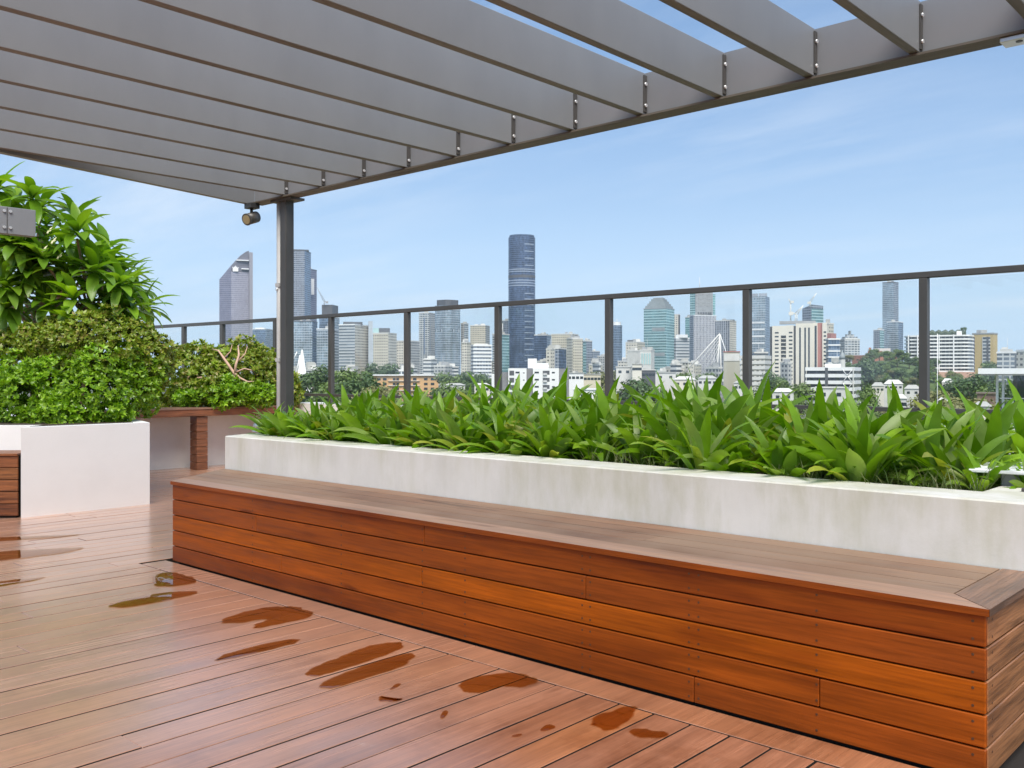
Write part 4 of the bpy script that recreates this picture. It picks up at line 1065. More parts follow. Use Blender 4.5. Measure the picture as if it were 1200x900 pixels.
# 16 the tallest: round
d = 1510; loc, rz, k = frame_at(611.5, d); wd = 16.0*k
t = thing('round_tower', 'tallest navy blue round glass tower with a pale belt near two thirds height', 'tower', tuple(loc), rz)
def circ(r_, n=40, sq=.9): return [(r_*math.cos(2*math.pi*i/n), wd+r_*sq*math.sin(2*math.pi*i/n)) for i in range(n)]
q = MB(); q.prism(circ(wd), 0, hh(276.5, d), 0, 1); q.build('facade', [GL['navy'], M_shade], t, world=False)
q = MB(); q.prism(circ(wd*.93), hh(276.4, d), hh(274, d)); q.build('roof_crown', GL['navy'], t, world=False)
q = MB(); q.prism(circ(wd*1.006), hh(325, d), hh(321.5, d)); q.build('plant_belt', M_shade, t, world=False)
M_belt = plain('pale_belt', (.36, .42, .50), .4, var=.05, scale=.1)
for py in (315, 317.5, 328, 331, 334):
    q = MB(); q.prism(circ(wd*1.008), hh(py+.45, d), hh(py-.45, d)); q.build('belt_ring', M_belt, t, world=False)
py = 285.5
while py < 425:
    if not 313 < py < 336:
        arc = [a for a in (math.radians(v) for v in range(-78, -22, 8))]
        o_ = [(wd*1.012*math.cos(a), wd+wd*1.012*.9*math.sin(a)) for a in arc]; i_ = [(wd*.99*math.cos(a), wd+wd*.99*.9*math.sin(a)) for a in arc]
        q = MB(); q.prism(o_+i_[::-1], hh(py+.4, d), hh(py-.4, d)); q.build('light_shelf', M_belt, t, world=False)
    py += 8.3 if py < 340 else 6.6
# 17..19
tower('glass_block', 'dark blue glass block tucked against the right side of the tallest round tower', 626, 641, 646, 393, 1300, 16, ('navy', 'blue'), plant=[(630, 642, 391, M_shade)])
tower('beige_block', 'wide beige gridded block right of the round tower, with a flat cornice', 646, 671, 678, 392, 1180, 15, ('beige', None), cat='office block')
tower('beige_tower', 'cream gridded tower in front of the wide beige block, taller right corner', 664, 671, 683, 397.5, 1050, 60, ('cream', 'beige'), plant=[(666, 678, 395.5, M_conc)])
tower('green_block', 'greenish grey block beside the cream gridded tower, left of the fourth fence post', 682, 687, 694, 400, 1250, 40, ('teal', 'slate'))
tower('dark_block', 'dark low glass block below the wide beige block', 641, 655, 664, 409, 950, 20, ('slate', 'navy'), cat='office block', parapet=M_conc)
t = tower('pale_block', 'small pale block with a sloping side roof under the wide beige block', 640, 645, 650, 410, 850, 30, ('cream', None), zt=None)
tower('dim_block', 'distant dim slab seen between the greenish block and the fourth fence post', 690, 696, 703, 412, 1700, 30, ('slate', None))
# ---------- windows that are parts
def window(t, mesh_cache, w_, h_, x, y, z, frame=None, rot=0):
    key = (round(w_, 2), round(h_, 2), frame.name if frame else '')
    if key not in mesh_cache:
        q = MB(); q.box(-w_/2, w_/2, -.06, .02, 0, h_, 0)
        if frame:
            for a in ((-w_/2-.12, -w_/2, 0, h_), (w_/2, w_/2+.12, 0, h_), (-w_/2-.12, w_/2+.12, h_, h_+.12), (-w_/2-.2, w_/2+.2, -.16, 0)):
                q.box(a[0], a[1], -.14, .02, a[2], a[3], 1)
        o = q.build('window', [M_dglass]+([frame] if frame else []), t, world=False); mesh_cache[key] = o
    else:
        o = mesh_cache[key].copy(); COL.objects.link(o); o.parent = t
    o.location = (x, y, z); o.rotation_euler = (0, 0, rot)
    return o
WC = {}
def wins(t, pxm, d, y, cols, rows, w_, h_, frame=None):
    k = t['_k']; g0 = t.location.z
    for px in cols:
        for py in rows: window(t, WC, w_, h_, (px-pxm)*k, y, zat(py, d)-g0, frame)
# 20 white apartments
d = 390; loc, rz, k = frame_at(626, d)
t = thing('apartment_block', 'white apartment block with grey recesses and small dark windows, below the round tower', 'apartments', tuple(loc), rz); t['_k'] = k
M_grey = plain('grey_render', (.23, .23, .24), .7, var=.08, scale=.3)
secs = [('wall', M_wpaint, 576, 588, 438, 0), ('recess', M_grey, 588, 595.5, 436, 1.5), ('wall', M_wpaint, 595.5, 617, 431.5, 0), ('recess', M_grey, 617, 624.5, 432, 1.2), ('wall', M_wpaint, 624.5, 655, 431.5, 0), ('recess', M_grey, 655, 667, 432, 1.0)]
for nm, mt, a, b_, tp, y in secs:
    q = MB(); q.box((a-626)*k+.01, (b_-626)*k-.01, y, 14, 0, zat(tp, d)-G, 0); q.build(nm, mt, t, world=False)
box_part(t, 'penthouse', M_wpaint, 618.5, 629, 626, 420, 431.6, d, 4, 10)
box_part(t, 'penthouse', M_wpaint, 629.1, 643, 626, 425.5, 431.4, d, 3, 10)
rows = [437.5+8.35*i for i in range(7)]
wins(t, 626, d, 0, [583], [438+8.3*i+5 for i in range(6)], 1.9, .75)
wins(t, 626, d, 0, [606.5, 629.0], rows, 1.75, .7)
wins(t, 626, d, 0, [613.8], rows, .7, .35)
wins(t, 626, d, 0, [648.5], rows, 1.2, .6)
for i in range(6):
    z = rows[i]+1.5
    box_part(t, 'balcony', M_shade, 636, 644, 626, z-4.6, z, d, -.05, .3)
    box_part(t, 'balcony_rail', M_mast, 636.5, 641, 626, z-1.6, z+.4, d, -.7, -.08)
    box_part(t, 'balcony', M_shade, 597, 602.5, 626, z-4.6, z+1.0, d, -.05, .3)
# 21 low white houses
def hut(name, label, px0, px1, top, d, mat=None, roof=None, g=None, gable=0.0, cat='house', base=None, deep=9, win=0, group=None):
    pm = (px0+px1)/2; loc, rz, k = frame_at(pm, d, g)
    t = thing(name, label, cat, tuple(loc), rz, group); t['_k'] = k
    w_ = (px1-px0)*k/2; H = zat(top, d)-loc.z; Hw = H-gable
    q = MB(); q.box(-w_, w_, 0, deep, 0, Hw); q.build('wall', mat or M_wpaint, t, world=False)
    q = MB()
    if gable:
        o_ = .4; r0 = [(-w_-o_, -o_, Hw), (w_+o_, -o_, Hw), (w_+o_, deep+o_, Hw), (-w_-o_, deep+o_, Hw)]
        rl, rr_ = (-w_*.55, deep/2, H), (w_*.55, deep/2, H)
        i = [q.vert(p) for p in r0+[rl, rr_]]
        q.face((i[0], i[1], i[5], i[4])); q.face((i[1], i[2], i[5])); q.face((i[2], i[3], i[4], i[5])); q.face((i[3], i[0], i[4])); q.face((i[3], i[2], i[1], i[0]))
    else: q.box(-w_-.3, w_+.3, -.3, deep+.3, Hw+.01, Hw+.4)
    q.build('roof', roof or M_roof, t, world=False)
    for i in range(win):
        window(t, WC, 1.4, 1.2, -w_+(i+.5)*2*w_/win, 0, Hw-2.6, None)
    return t
hut('low_building', 'low white building with a flat roof right of the white apartment block', 665, 684, 437.5, 430, M_wpaint, None, win=4, cat='building')
hut('low_building', 'cream low building with shaded verandas beside the fourth fence post', 684, 704, 439, 450, plain('cream_render', (.62, .56, .44), .7), M_roof, win=5, cat='building')
hut('low_building', 'white low building with a broad pale roof, lower right of the white apartments', 672, 702, 457, 300, M_wpaint, M_band, win=4, cat='building')
# 22..30
d = 1300; loc, rz, k = frame_at(722, d)
t = thing('slender_tower', 'slender dark glass tower with a white left edge, right of the fourth post', 'tower', tuple(loc), rz)
wr = 7.2*k
q = MB(); q.prism([(wr*math.cos(2*math.pi*i/24), wr+wr*math.sin(2*math.pi*i/24)) for i in range(24)], 0, hh(381, d), 0, 1); q.build('facade', [GL['blue'], M_roof], t, world=False)
q = MB(); q.prism([(wr*.8*math.cos(2*math.pi*i/24), wr+wr*.8*math.sin(2*math.pi*i/24)) for i in range(24)], hh(380.9, d), hh(377, d)); q.build('roof_cap', M_band, t, world=False)
q = MB(); q.box(-8.4*k, -5.4*k, 3, 12, 0, hh(379, d)); q.build('edge_pier', M_conc, t, world=False)
q = MB(); q.tube([(1*k, wr, hh(377, d)), (1*k, wr, hh(373.5, d))], .5, 6); q.build('mast', M_mast, t, world=False)
tower('cream_block', 'flat topped cream block between the slender tower and the teal domed tower', 733, 747, 756, 401.5, 1150, 25, ('cream', 'beige'), cat='office block', plant=[(735, 742, 398, M_shade), (744, 752, 400, M_conc)])
tower('cream_block', 'lower pink cream block in front, right of the slender tower', 735, 744, 752, 412, 900, 30, (M_conc, M_conc), cat='office block')
t = tower('columned_block', 'cream block with tall green window slots at the foot of the teal domed tower', 750, 763, 767, 411, 880, 15, (M_conc, M_conc), cat='office block')
for px in (752.5, 755.5, 758.5, 761.5):
    q = MB(); k = K(t); x = (px-763)*k; y = -x*math.tan(R(15)); q.box(x-.65, x+.65, y-.35, y+.3, zat(427, 880)-G, zat(414, 880)-G); q.build('window', GL['teal2'], t, world=False)
tower('slim_block', 'thin pale block peeking out right of the fourth fence post', 711, 714, 718, 398, 1500, 30, ('cream', None))
t = tower('teal_tower', 'broad teal glass tower with a stepped grey crown', 754, 781, 790.5, 361.5, 1300, 20, ('teal', 'teal2'), parapet=M_plant)
k = K(t); H = t['_H']; poly = corner_poly(27*k, 9.5*k, 20)
M_crown = plain('stepped_crown', (.27, .30, .31), .6, scale=.1)
zs = [361.2, 358.4, 355.6, 352.8, 350.3, 348.6]
for i, (za, zb) in enumerate(zip(zs, zs[1:])):
    q = MB(); q.prism(grow(poly, -1.6-2.15*i), zat(za, 1300)-G+1.0+.02*i, zat(zb, 1300)-G+1.0); q.build('crown_step', M_crown, t, world=False)
for a, b_, p0, p1 in ((764, 779, 383.5, 387.5), (767, 779, 413, 417)):
    q = MB(); xa, xb = (a-781)*k, (b_-781)*k; ta = math.tan(R(20))
    q.prism([(xa, -xa*ta-.5), (xb, -xb*ta-.5), (xb, -xb*ta+.5), (xa, -xa*ta+.5)], zat(p1, 1300)-G, zat(p0, 1300)-G); q.build('plant_louvre', M_crown, t, world=False)
tower('thin_tower', 'thin white tower with a black edge right of the teal tower', 789, 795, 797, 369, 1450, 20, ('cream', M_shade), parapet=M_conc)
tower('banded_block', 'grey banded block with a white roof cap, right of the teal tower', 790, 792, 808, 397, 1100, 70, ('hband2', None), cat='office block', parapet=M_band, plant=[(792, 806, 392, M_band)])
tower('teal_slab', 'narrow teal slab left of the antenna topped tower', 803, 808, 813, 372, 1600, 30, ('teal2', None))
d = 1500
t = tower('antenna_tower', 'big ribbed grey tower with a stepped upper half and roof antenna', 808, 813, 839.5, 370, d, 62, ('slate', 'vrib'), parapet=M_band)
k = K(t)
pu = [(815-813)*k, (835.5-813)*k]
q = MB(); q.prism([(pu[0], 8), (pu[1], 16), (pu[1]-8, 46), (pu[0]-8, 38)], t['_H']+1.31, hh(340, d), 0, 1); q.build('upper_block', [GL['louv'], M_roof], t, world=False)
q = MB(); q.prism([(-4.5*k, 14), (2*k, 10), (2*k, 40), (-4.5*k, 40)], t['_H']-.5, hh(341, d)); q.build('side_slab', GL['teal'], t, world=False)
q = MB(); q.prism([(pu[1]+.2, 18), (pu[1]+3*k, 20), (pu[1]+3*k, 40), (pu[1]-2, 40)], t['_H']-.5, hh(344, d)); q.build('side_slab', GL['teal2'], t, world=False)
for px in (818.5, 821.5, 824.5, 827.5, 830.5, 833):
    x = (px-813)*k; y = x/math.tan(R(62))
    q = MB(); q.box(x-1.3, x+1.3, y-.6, y+.5, hh(368, d), hh(365.6, d)) ; q.build('vent_opening', M_shade, t, world=False)
q = MB(); q.tube([((820-813)*k, 24, hh(340, d)), ((820-813)*k, 24, hh(323, d))], [.7, .25], 6)
q.tube([((818.6-813)*k, 24, hh(331, d)), ((821.4-813)*k, 24, hh(331, d))], .2, 5); q.build('antenna', M_mast, t, world=False)
tower('grey_block', 'square grey gridded tower between the antenna tower and the fifth fence post', 838, 855, 863, 376, 1400, 22, ('vribg', 'cream'), plant=[(852, 861, 374, M_shade)])
# cable stayed mast
d = 700; loc, rz, k = frame_at(842, d)
t = thing('mast_bridge', 'white cable stayed footbridge with an A shaped mast and slanting cables', 'bridge', tuple(loc), rz)
def zp(py): return zat(py, d)-G
top = Vector(((843.5-842)*k, 0, zp(391)))
for fx in (837, 846.5):
    q = MB(); q.tube([((fx-842)*k, 0, 0), ((840.5 if fx < 842 else 844.8)*k-842*k, 0, zp(430)), top], [.8, .7, .4], 6); q.build('mast_leg', M_conc, t, world=False)
q = MB(); q.box((770-842)*k, (870-842)*k, -2, 2, zp(447), zp(444.5)); q.build('deck', M_conc, t, world=False)
for i, fx in enumerate((795, 803, 811, 819, 826, 832)):
    f_ = i/7
    q = MB(); q.tube([top.lerp(Vector((0, 0, zp(425))), f_*.7), ((fx-842)*k, 0, zp(445))], .17 if i else .5, 5); q.build('cable', M_conc, t, world=False)
q = MB(); q.tube([top, ((862-842)*k, 0, zp(445))], .28, 5); q.build('cable', M_wpaint, t, world=False)
t = hut('low_block', 'plain beige block with a red roof edge below the square grey tower', 848, 867, 412.5, 600, plain('buff_render', (.42, .40, .33), .8), plain('red_roof', (.45, .10, .07), .7), cat='building', deep=20)
box_part(t, 'upper_wall', M_conc, 848.5, 866.5, 857.5, 414.6, 423, 600, -.25, -.02)
# 31..33
t = tower('glass_tower', 'silver blue glass tower with a notched top right of the fifth fence post', 877, 897, 902, 347, 1300, 12, ('silver', 'blue'), parapet=False)
k = K(t); H = t['_H']
for a, b_ in ((878, 888.3), (889.3, 899)):
    q = MB(); q.box((a-897)*k, (b_-897)*k, 6, 26, H+.01, zat(343.3, 1300)-G); q.build('crown', GL['slate'], t, world=False)
for py in (378, 386, 394, 402):
    q = MB(); ta = math.tan(R(12)); xa, xb = -18*k, -1*k
    q.prism([(xa, -xa*ta-.5), (xb, -xb*ta-.5), (xb, -xb*ta+.5), (xa, -xa*ta+.5)], zat(py+.8, 1300)-G, zat(py-.8, 1300)-G); q.build('floor_band', M_band, t, world=False)
banded('car_park', 'low cream banded building in front of the silver blue glass tower', 868, 896, 903, 417, 560, 12, 3.2, 'beige', M_conc, cat='building', frac=.62, nmax=9)
tower('white_block', 'small white block with blue windows below the silver blue glass tower', 878, 884, 900, 414, 800, 70, ('blue', 'hband'), cat='office block')
# beige apartment block
d = 730; loc, rz, k = frame_at(941, d)
t = thing('apartment_block', 'large cream apartment block with dark balcony slots and tall pale ribs', 'apartments', tuple(loc), rz); t['_k'] = k
M_cream = plain('cream_wall', (.68, .64, .56), .75, var=.05, scale=.1)
M_pink = plain('pink_wall', (.42, .20, .18), .75, var=.08, scale=.1)
for nm, mt, a, b_, tp, y, dp in (('wall', M_shade, 901.5, 904.5, 382, 2, 18), ('wall', M_cream, 904.5, 915, 381.5, 0, 18), ('recess', M_shade, 915, 921, 393, 1.5, 18), ('wall', M_cream, 921, 930, 381, 0, 18), ('recess', M_shade, 930, 932.5, 381.5, 1.2, 18),
     ('wall', M_cream, 932.5, 953, 379, -.6, 18), ('wall', M_cream, 953, 958, 378.5, 0, 18), ('recess', M_pink, 958, 963.5, 378.5, 1.5, 18), ('wall', M_cream, 963.5, 969, 378.5, 0, 18)):
    q = MB(); q.box((a-941)*k+.01, (b_-941)*k-.01, y, dp, 0, zat(tp, d)-G); q.build(nm, mt, t, world=False)
box_part(t, 'top_wall', M_cream, 915, 921, 941, 381.3, 392.8, d, .02, 3)
rows = [390.5+4.55*i for i in range(13)]
wins(t, 941, d, 0, [910], rows, 2.9, 1.2); wins(t, 941, d, 0, [926.5], rows, 2.7, 1.2)
for px in (937.5, 943.5, 948): 
    box_part(t, 'glass_slot', M_dglass, px-1.0, px+1.0, 941, 384, 450, d, -.66, -.5)
wins(t, 941, d, 0, [966.5], rows, 1.8, 1.3)
for py in rows:
    box_part(t, 'balcony', M_cream, 915.1, 920.9, 941, py+1.2, py+2.2, d, .15, 1.48)
box_part(t, 'roof_screen', M_plant, 913, 956, 941, 375.5, 378.9, d, 6, 12)
box_part(t, 'glass_slot', M_dglass, 954.5, 957, 941, 382, 450, d, -.06, .1)
tower('rear_block', 'pale stepped block with roof plant just behind the right end of the cream apartments', 966, 971, 977, 380, 800, 30, ('cream', 'beige'), cat='office block')
tower('brick_red_block', 'dusty red block showing above the blue banded office', 966, 974, 980, 390.5, 790, 30, (M_pink, M_pink), cat='office block', parapet=False)
banded('blue_office', 'small office block with blue glass and white bands right of the cream apartments', 968, 971, 984, 397, 700, 70, 4.5, 'blue', M_wpaint, frac=.22)
# 34 zigzag
t = tower('dark_tower', 'dark teal glass tower with a peaked roofline rising behind the cream apartments', 940, 951, 965, 361.5, 1200, 40, ('slate', 'teal'), parapet=False)
k = K(t); H = t['_H']
q = MB(); poly = corner_poly(11*k, 14*k, 40)
zt_ = [H+5.2, H+4.2, H+1, H+.5]
q.prism(poly, H+.01, 0, zt=zt_); q.build('crown', GL['slate'], t, world=False)
crane('white tower crane with folded jib on the cream apartment roof', 933, 760, 378, 368, (941.5, 358), (927, 366), M_crane, .7)
crane('white crane jib leaning right above the dark teal tower', 949.5, 1150, 360, 353.5, (957, 343.5), (948, 354), M_crane, .7)
crane('small crane mast poking up left of the dark teal tower', 926.5, 1100, 378, 354, (924, 350), (928.5, 353), M_crane, .45)
# 37 domed
t = tower('domed_tower', 'pale green tower with a rounded stepped top right of the blue office', 984, 990, 1007.5, 398, 1200, 66, ('grey', 'resi'))
k = K(t); poly = corner_poly(6*k, 17.5*k, 66); H = t['_H']
for i, (a, tp) in enumerate(((-2, 394.5), (-5, 391.5), (-8, 389), (-10.5, 387.3))):
    q = MB(); q.prism(grow(poly, a), H+1.31-.02*i, zat(tp, 1200)-G); q.build('crown_step', GL['resi'] if i < 2 else M_crown, t, world=False)
# 45 turret
d = 680; loc, rz, k = frame_at(987, d); t = thing('dome_turret', 'small dark domed turret in front of the pale green tower', 'turret', tuple(loc), rz)
q = MB(); q.prism([(3.6*k*math.cos(2*math.pi*i/12), 3+3.6*k*math.sin(2*math.pi*i/12)) for i in range(12)], 0, hh(421, d)); q.build('drum', M_conc, t, world=False)
q = MB(); q.tube([(0, 3, hh(421, d)), (0, 3, hh(417.5, d)), (0, 3, hh(414.5, d)), (0, 3, hh(412.5, d)), (0, 3, hh(409.5, d))], [3.8*k, 3.4*k, 2.2*k, .9*k, .15*k], 12); q.build('dome', M_crown, t, world=False)
# 38 banded office
t = banded('parking_block', 'white and charcoal banded office block low in front of the cream apartments', 944, 1000, 1008, 431, 420, 7, 3.05, 'dark', M_wpaint, frac=.52, plant=[(966, 985, 426, M_wpaint)], nmax=8)
k = K(t); ta = math.tan(R(7))
for a, b_ in ((966.5, 970), (999.2, 1001.2)):
    xa, xb = (a-1000)*k, min(0.2, (b_-1000)*k)
    q = MB(); q.prism([(xa, -xa*ta-.75), (xb, -xb*ta-.75), (xb, -xb*ta+.4), (xa, -xa*ta+.4)], 0, t['_H']+.1); q.build('column', M_shade if a < 990 else M_conc, t, world=False)
for i in range(5):
    for j in (0, 1):
        xa, xb = (987+j*6-1000)*k, (993+j*6-1000)*k; z0 = t['_H']-.6-3.05*(i+1); 
        q = MB(); q.tube([(xa, -xa*ta-.7, z0 if (i+j) % 2 else z0+3), (xb, -xb*ta-.7, z0+3 if (i+j) % 2 else z0)], .14, 5); q.build('brace', M_wpaint, t, world=False)
# 39 tall pair
t = tower('tall_tower', 'tall slim grey green tower standing alone, behind its lower shoulder block', 1034, 1047, 1053, 331, 1600, 22, ('silver', 'slate'), parapet=M_shade)
t = tower('shoulder_block', 'silver lower block in front of the tall slim tower, right side', 1039, 1053, 1058.5, 377.5, 1500, 20, ('silver', 'blue'), parapet=M_band)
tower('shoulder_block', 'short grey green block at the left foot of the tall slim tower', 1023.5, 1031, 1036, 387, 1480, 25, ('slate', 'teal'), parapet=M_band)
# hill with brick building
hill = MB(); hx = at(1030, 800, 0); nx_ = 28; HH = 41
gr = {}
for i in range(nx_+1):
    for j in range(nx_+1):
        u, v = i/nx_*2-1, j/nx_*2-1; rr_ = min(1, math.hypot(u, v)); h_ = (math.cos(rr_*math.pi)+1)/2
        lx_, ly_ = u*105, v*190; wx, wy = W(lx_, ly_)
        gr[i, j] = hill.vert((hx.x+wx, hx.y+wy, G-.6+h_*HH+1.5*noise.noise(Vector((lx_*.05, ly_*.05, 0)))*h_))
for i in range(nx_):
    for j in range(nx_): hill.face((gr[i, j], gr[i+1, j], gr[i+1, j+1], gr[i, j+1]), 0, True)
M_hill = plain('hill_scrub', (.075, .115, .035), .9, var=.4, scale=.05)
tag(hill.build('hill', M_hill), None, None, kind='structure')
M_brick = plain('red_brick', (.40, .17, .11), .85, var=.15, scale=.4)
t = tower('brick_building', 'red brick institution with stepped wings and chimney on top of the green hill', 998, 1022, 1052, 416, 900, 40, (M_brick, M_brick), cat='building', parapet=False, roof=M_brick)
box_part(t, 'wing', M_brick, 1017, 1034, 1022, 411, 417.5, 900, 10, 26); box_part(t, 'chimney', M_brick, 1018, 1021, 1022, 407, 411.2, 900, 12, 16)
box_part(t, 'roof_hall', M_conc, 1025, 1044, 1022, 407.5, 413, 900, 28, 45)
# 41 curved apartment building
d = 800
loc, rz, k = frame_at(1100, d)
t = thing('apartment_block', 'wide white apartment block with stacked dark balcony bands and a planted roof', 'apartments', tuple(loc), rz); t['_k'] = k
def P2(px): return (px-1100)*k
foot = [(P2(1058.5), 14), (P2(1066), 2), (P2(1084), 0), (P2(1128), 0), (P2(1136), 3), (P2(1141.5), 14), (P2(1139), 24), (P2(1061), 24)]
q = MB(); q.prism(grow(foot, -1.3), 0, hh(394, d), 0, 1); q.build('wall', [fac('dark_glazing', (.30, .31, .30), (.07, .08, .085), 3.05, 3.0, (.08, .92), (-1, 2), .1, .15, .6), M_roof], t, world=False)
z = hh(392.6, d)
i = 0
while z > 4 and i < 19:
    q = MB(); q.prism(foot, z-1.25, z); q.build('balcony_band', M_wpaint, t, world=False); z -= 3.05; i += 1
for px in (1064, 1075, 1083.5, 1100.5, 1117.5):
    q = MB(); q.box(P2(px-.75), P2(px+.75), -.35 if px > 1070 else 3, 3 if px > 1070 else 6, 0, hh(392.2, d)); q.build('pier', M_wpaint, t, world=False)
q = MB()
for i in range(26):
    a = i/25; q.tube([(P2(1090+40*a), 10, hh(392.4, d)), (P2(1090+40*a), 10, hh(388.6-1.2*math.sin(i*1.3), d)), (P2(1090+40*a)+.6, 10, hh(386.9-1.2*math.sin(i*1.3), d))], [1.8, 1.6, .2], 6)
q.build('roof_greenery', leafmat('roof_green', [(.045, .07, .04), (.06, .09, .05)], 0), t, world=False)
box_part(t, 'roof_room', M_conc, 1077, 1083, 1100, 386.5, 392.4, d, 6, 12); box_part(t, 'roof_room', M_wpaint, 1121, 1127, 1100, 388, 392.4, d, 4, 8)
box_part(t, 'podium', plain('salmon_wall', (.60, .36, .27), .8, var=.08, scale=.1), 1094, 1142, 1100, 436, 446, d, -4, -.5)
box_part(t, 'podium', GL['teal2'], 1058, 1084, 1100, 433, 440, d, -4, -.5)
# 42 tan
M_tan = plain('tan_wall', (.50, .38, .18), .8, var=.06, scale=.1)
t = tower('tan_building', 'tan brick apartment block with a grey glazed centre strip beside the wide white one', 1139, 1164, 1169, 391.5, 830, 14, (M_tan, M_tan), cat='apartments', parapet=M_plant, roof=M_plant)
k = K(t); ta = math.tan(R(14))
for nm, mt, a, b_ in (('glazed_strip', GL['resi'], 1151, 1160.5), ('shadow_slot', M_shade, 1156, 1158.5), ('glazed_strip', GL['slate'], 1139.5, 1142)):
    xa, xb = (a-1164)*k, (b_-1164)*k; e_ = -.5 if nm == 'glazed_strip' else -.75
    q = MB(); q.prism([(xa, -xa*ta+e_), (xb, -xb*ta+e_), (xb, -xb*ta+.4), (xa, -xa*ta+.4)], 0, zat(394.5, 830)-G); q.build(nm, mt, t, world=False)
tower('glass_lowrise', 'low glazed office with white corner right of the tan building', 1168, 1189, 1193, 414, 620, 12, ('resi', M_shade), cat='office block', parapet=M_wpaint)
tower('white_lowrise', 'white low block at the right picture edge above the pavilion roof', 1191, 1206, 1240, 412, 560, 40, ('cream', 'hband'), cat='office block', parapet=M_wpaint)
# 9 orange low building
d = 600; loc, rz, k = frame_at(476, d); t = thing('motel_block', 'long low peach building with open galleries, between the second and third fence posts', 'building', tuple(loc), rz); t['_k'] = k
M_peach = plain('peach_render', (.62, .38, .19), .8, var=.06, scale=.1)
q = MB(); q.box(P2(0)-P2(0)-38*k, 38*k, 0, 12, 0, hh(440.3, d)); q.build('wall', M_peach, t, world=False)
q = MB(); q.box(-39*k, 39*k, -1.4, 12.5, hh(440.2, d), hh(438.8, d)); q.build('roof', M_wpaint, t, world=False)
for r_, py in enumerate((444.6, 450.2, 455.8, 461.4)):
    for j, px in enumerate((444, 451, 462, 466, 479, 486, 499, 507)):
        window(t, WC, 1.75 if j in (2, 3, 4) else 2.3, 1.55, (px-476)*k, -.02, zat(py+1.2, d)-G)
    box_part(t, 'gallery', M_conc, 455, 492, 476, py+1.4, py+2.0, d, -1.1, -.03)
# white spire church
d = 520; loc, rz, k = frame_at(353, d); t = thing('white_church', 'white building with a steep triangular spire seen just right of the pergola post', 'church', tuple(loc), rz); t['_k'] = k
q = MB(); q.box(-12*k, 3*k, 0, 10, 0, hh(438, d)); q.box(3.02*k, 13*k, 1, 10, 0, hh(446, d)); q.box(3.02*k, 36*k, 2, 10, 0, hh(449, d)); q.build('wall', M_wpaint, t, world=False)
sq = lambda r_, z: [(1*k+r_*a, 4+r_*b_, z) for a, b_ in ((-1, -1), (1, -1), (1, 1), (-1, 1))]
q = MB(); q.hexa(sq(5.0*k, hh(437.8, d))+sq(1.0*k, hh(409.5, d))); q.build('spire', M_wpaint, t, world=False)
q = MB(); q.tube([(-6*k, 4, hh(438, d)), (-1*k, 4, hh(416, d))], .55, 6); q.tube([(-9*k, 4, hh(421, d)), (-5*k, 4, hh(412, d))], .35, 6); q.build('lattice_strut', M_wpaint, t, world=False)
# filler blocks low on the skyline so no open ground shows between the towers
fill = [(700, 716, 418, 1250), (724, 738, 424, 1000), (805, 822, 428, 900), (858, 874, 426, 1000), (1008, 1026, 418, 1500), (560, 582, 424, 1200), (540, 556, 428, 1250), (508, 520, 430, 1150), (460, 476, 426, 1250), (318, 334, 412, 1300), (690, 706, 428, 800), (770, 790, 436, 800), (1060, 1076, 424, 1300), (1180, 1200, 426, 900)]
for i, (a, b_, tp, dd) in enumerate(fill):
    tower('low_block', 'low %s block filling the skyline %s' % (('grey', 'cream', 'beige', 'silver')[i % 4], ('beside the fourth fence post', 'right of the slender dark tower', 'below the antenna topped tower', 'behind the fifth fence post', 'left of the brick building on the hill', 'below the twin roof rooms tower', 'below the slim grey slab', 'right foot of the silver curved tower', 'behind the second fence post', 'behind the pergola post', 'right of the cream verandas', 'before the teal tower', 'behind the wide white apartments', 'at the right edge behind the glazed office')[i]),
          a, (a*.4+b_*.6), b_, tp, dd, 28, (('grey', 'cream', 'beige', 'hband2')[i % 4], None), cat='office block')
rl_ = random.Random(77)
for i in range(46):
    a_ = rl_.uniform(335, 1060); wd_ = rl_.uniform(9, 22); dd = rl_.uniform(560, 1050); ci = i % 4
    if 985 < a_ < 1050 or 590 < a_+wd_ < 680 and dd < 700: a_ -= 120
    tower('low_block', 'small %s crowded low at the foot of the skyline' % ('grey gridded block', 'cream block with a window grid', 'white banded block', 'pale balconied block')[ci], a_, a_+wd_*rl_.uniform(.3, .8), a_+wd_, rl_.uniform(424, 445), dd, rl_.uniform(20, 60), (('grey', 'cream', 'hband', 'resi')[ci], None), cat='office block', group=('distant grey blocks', 'distant cream blocks', 'distant white banded blocks', 'distant balconied blocks')[ci])
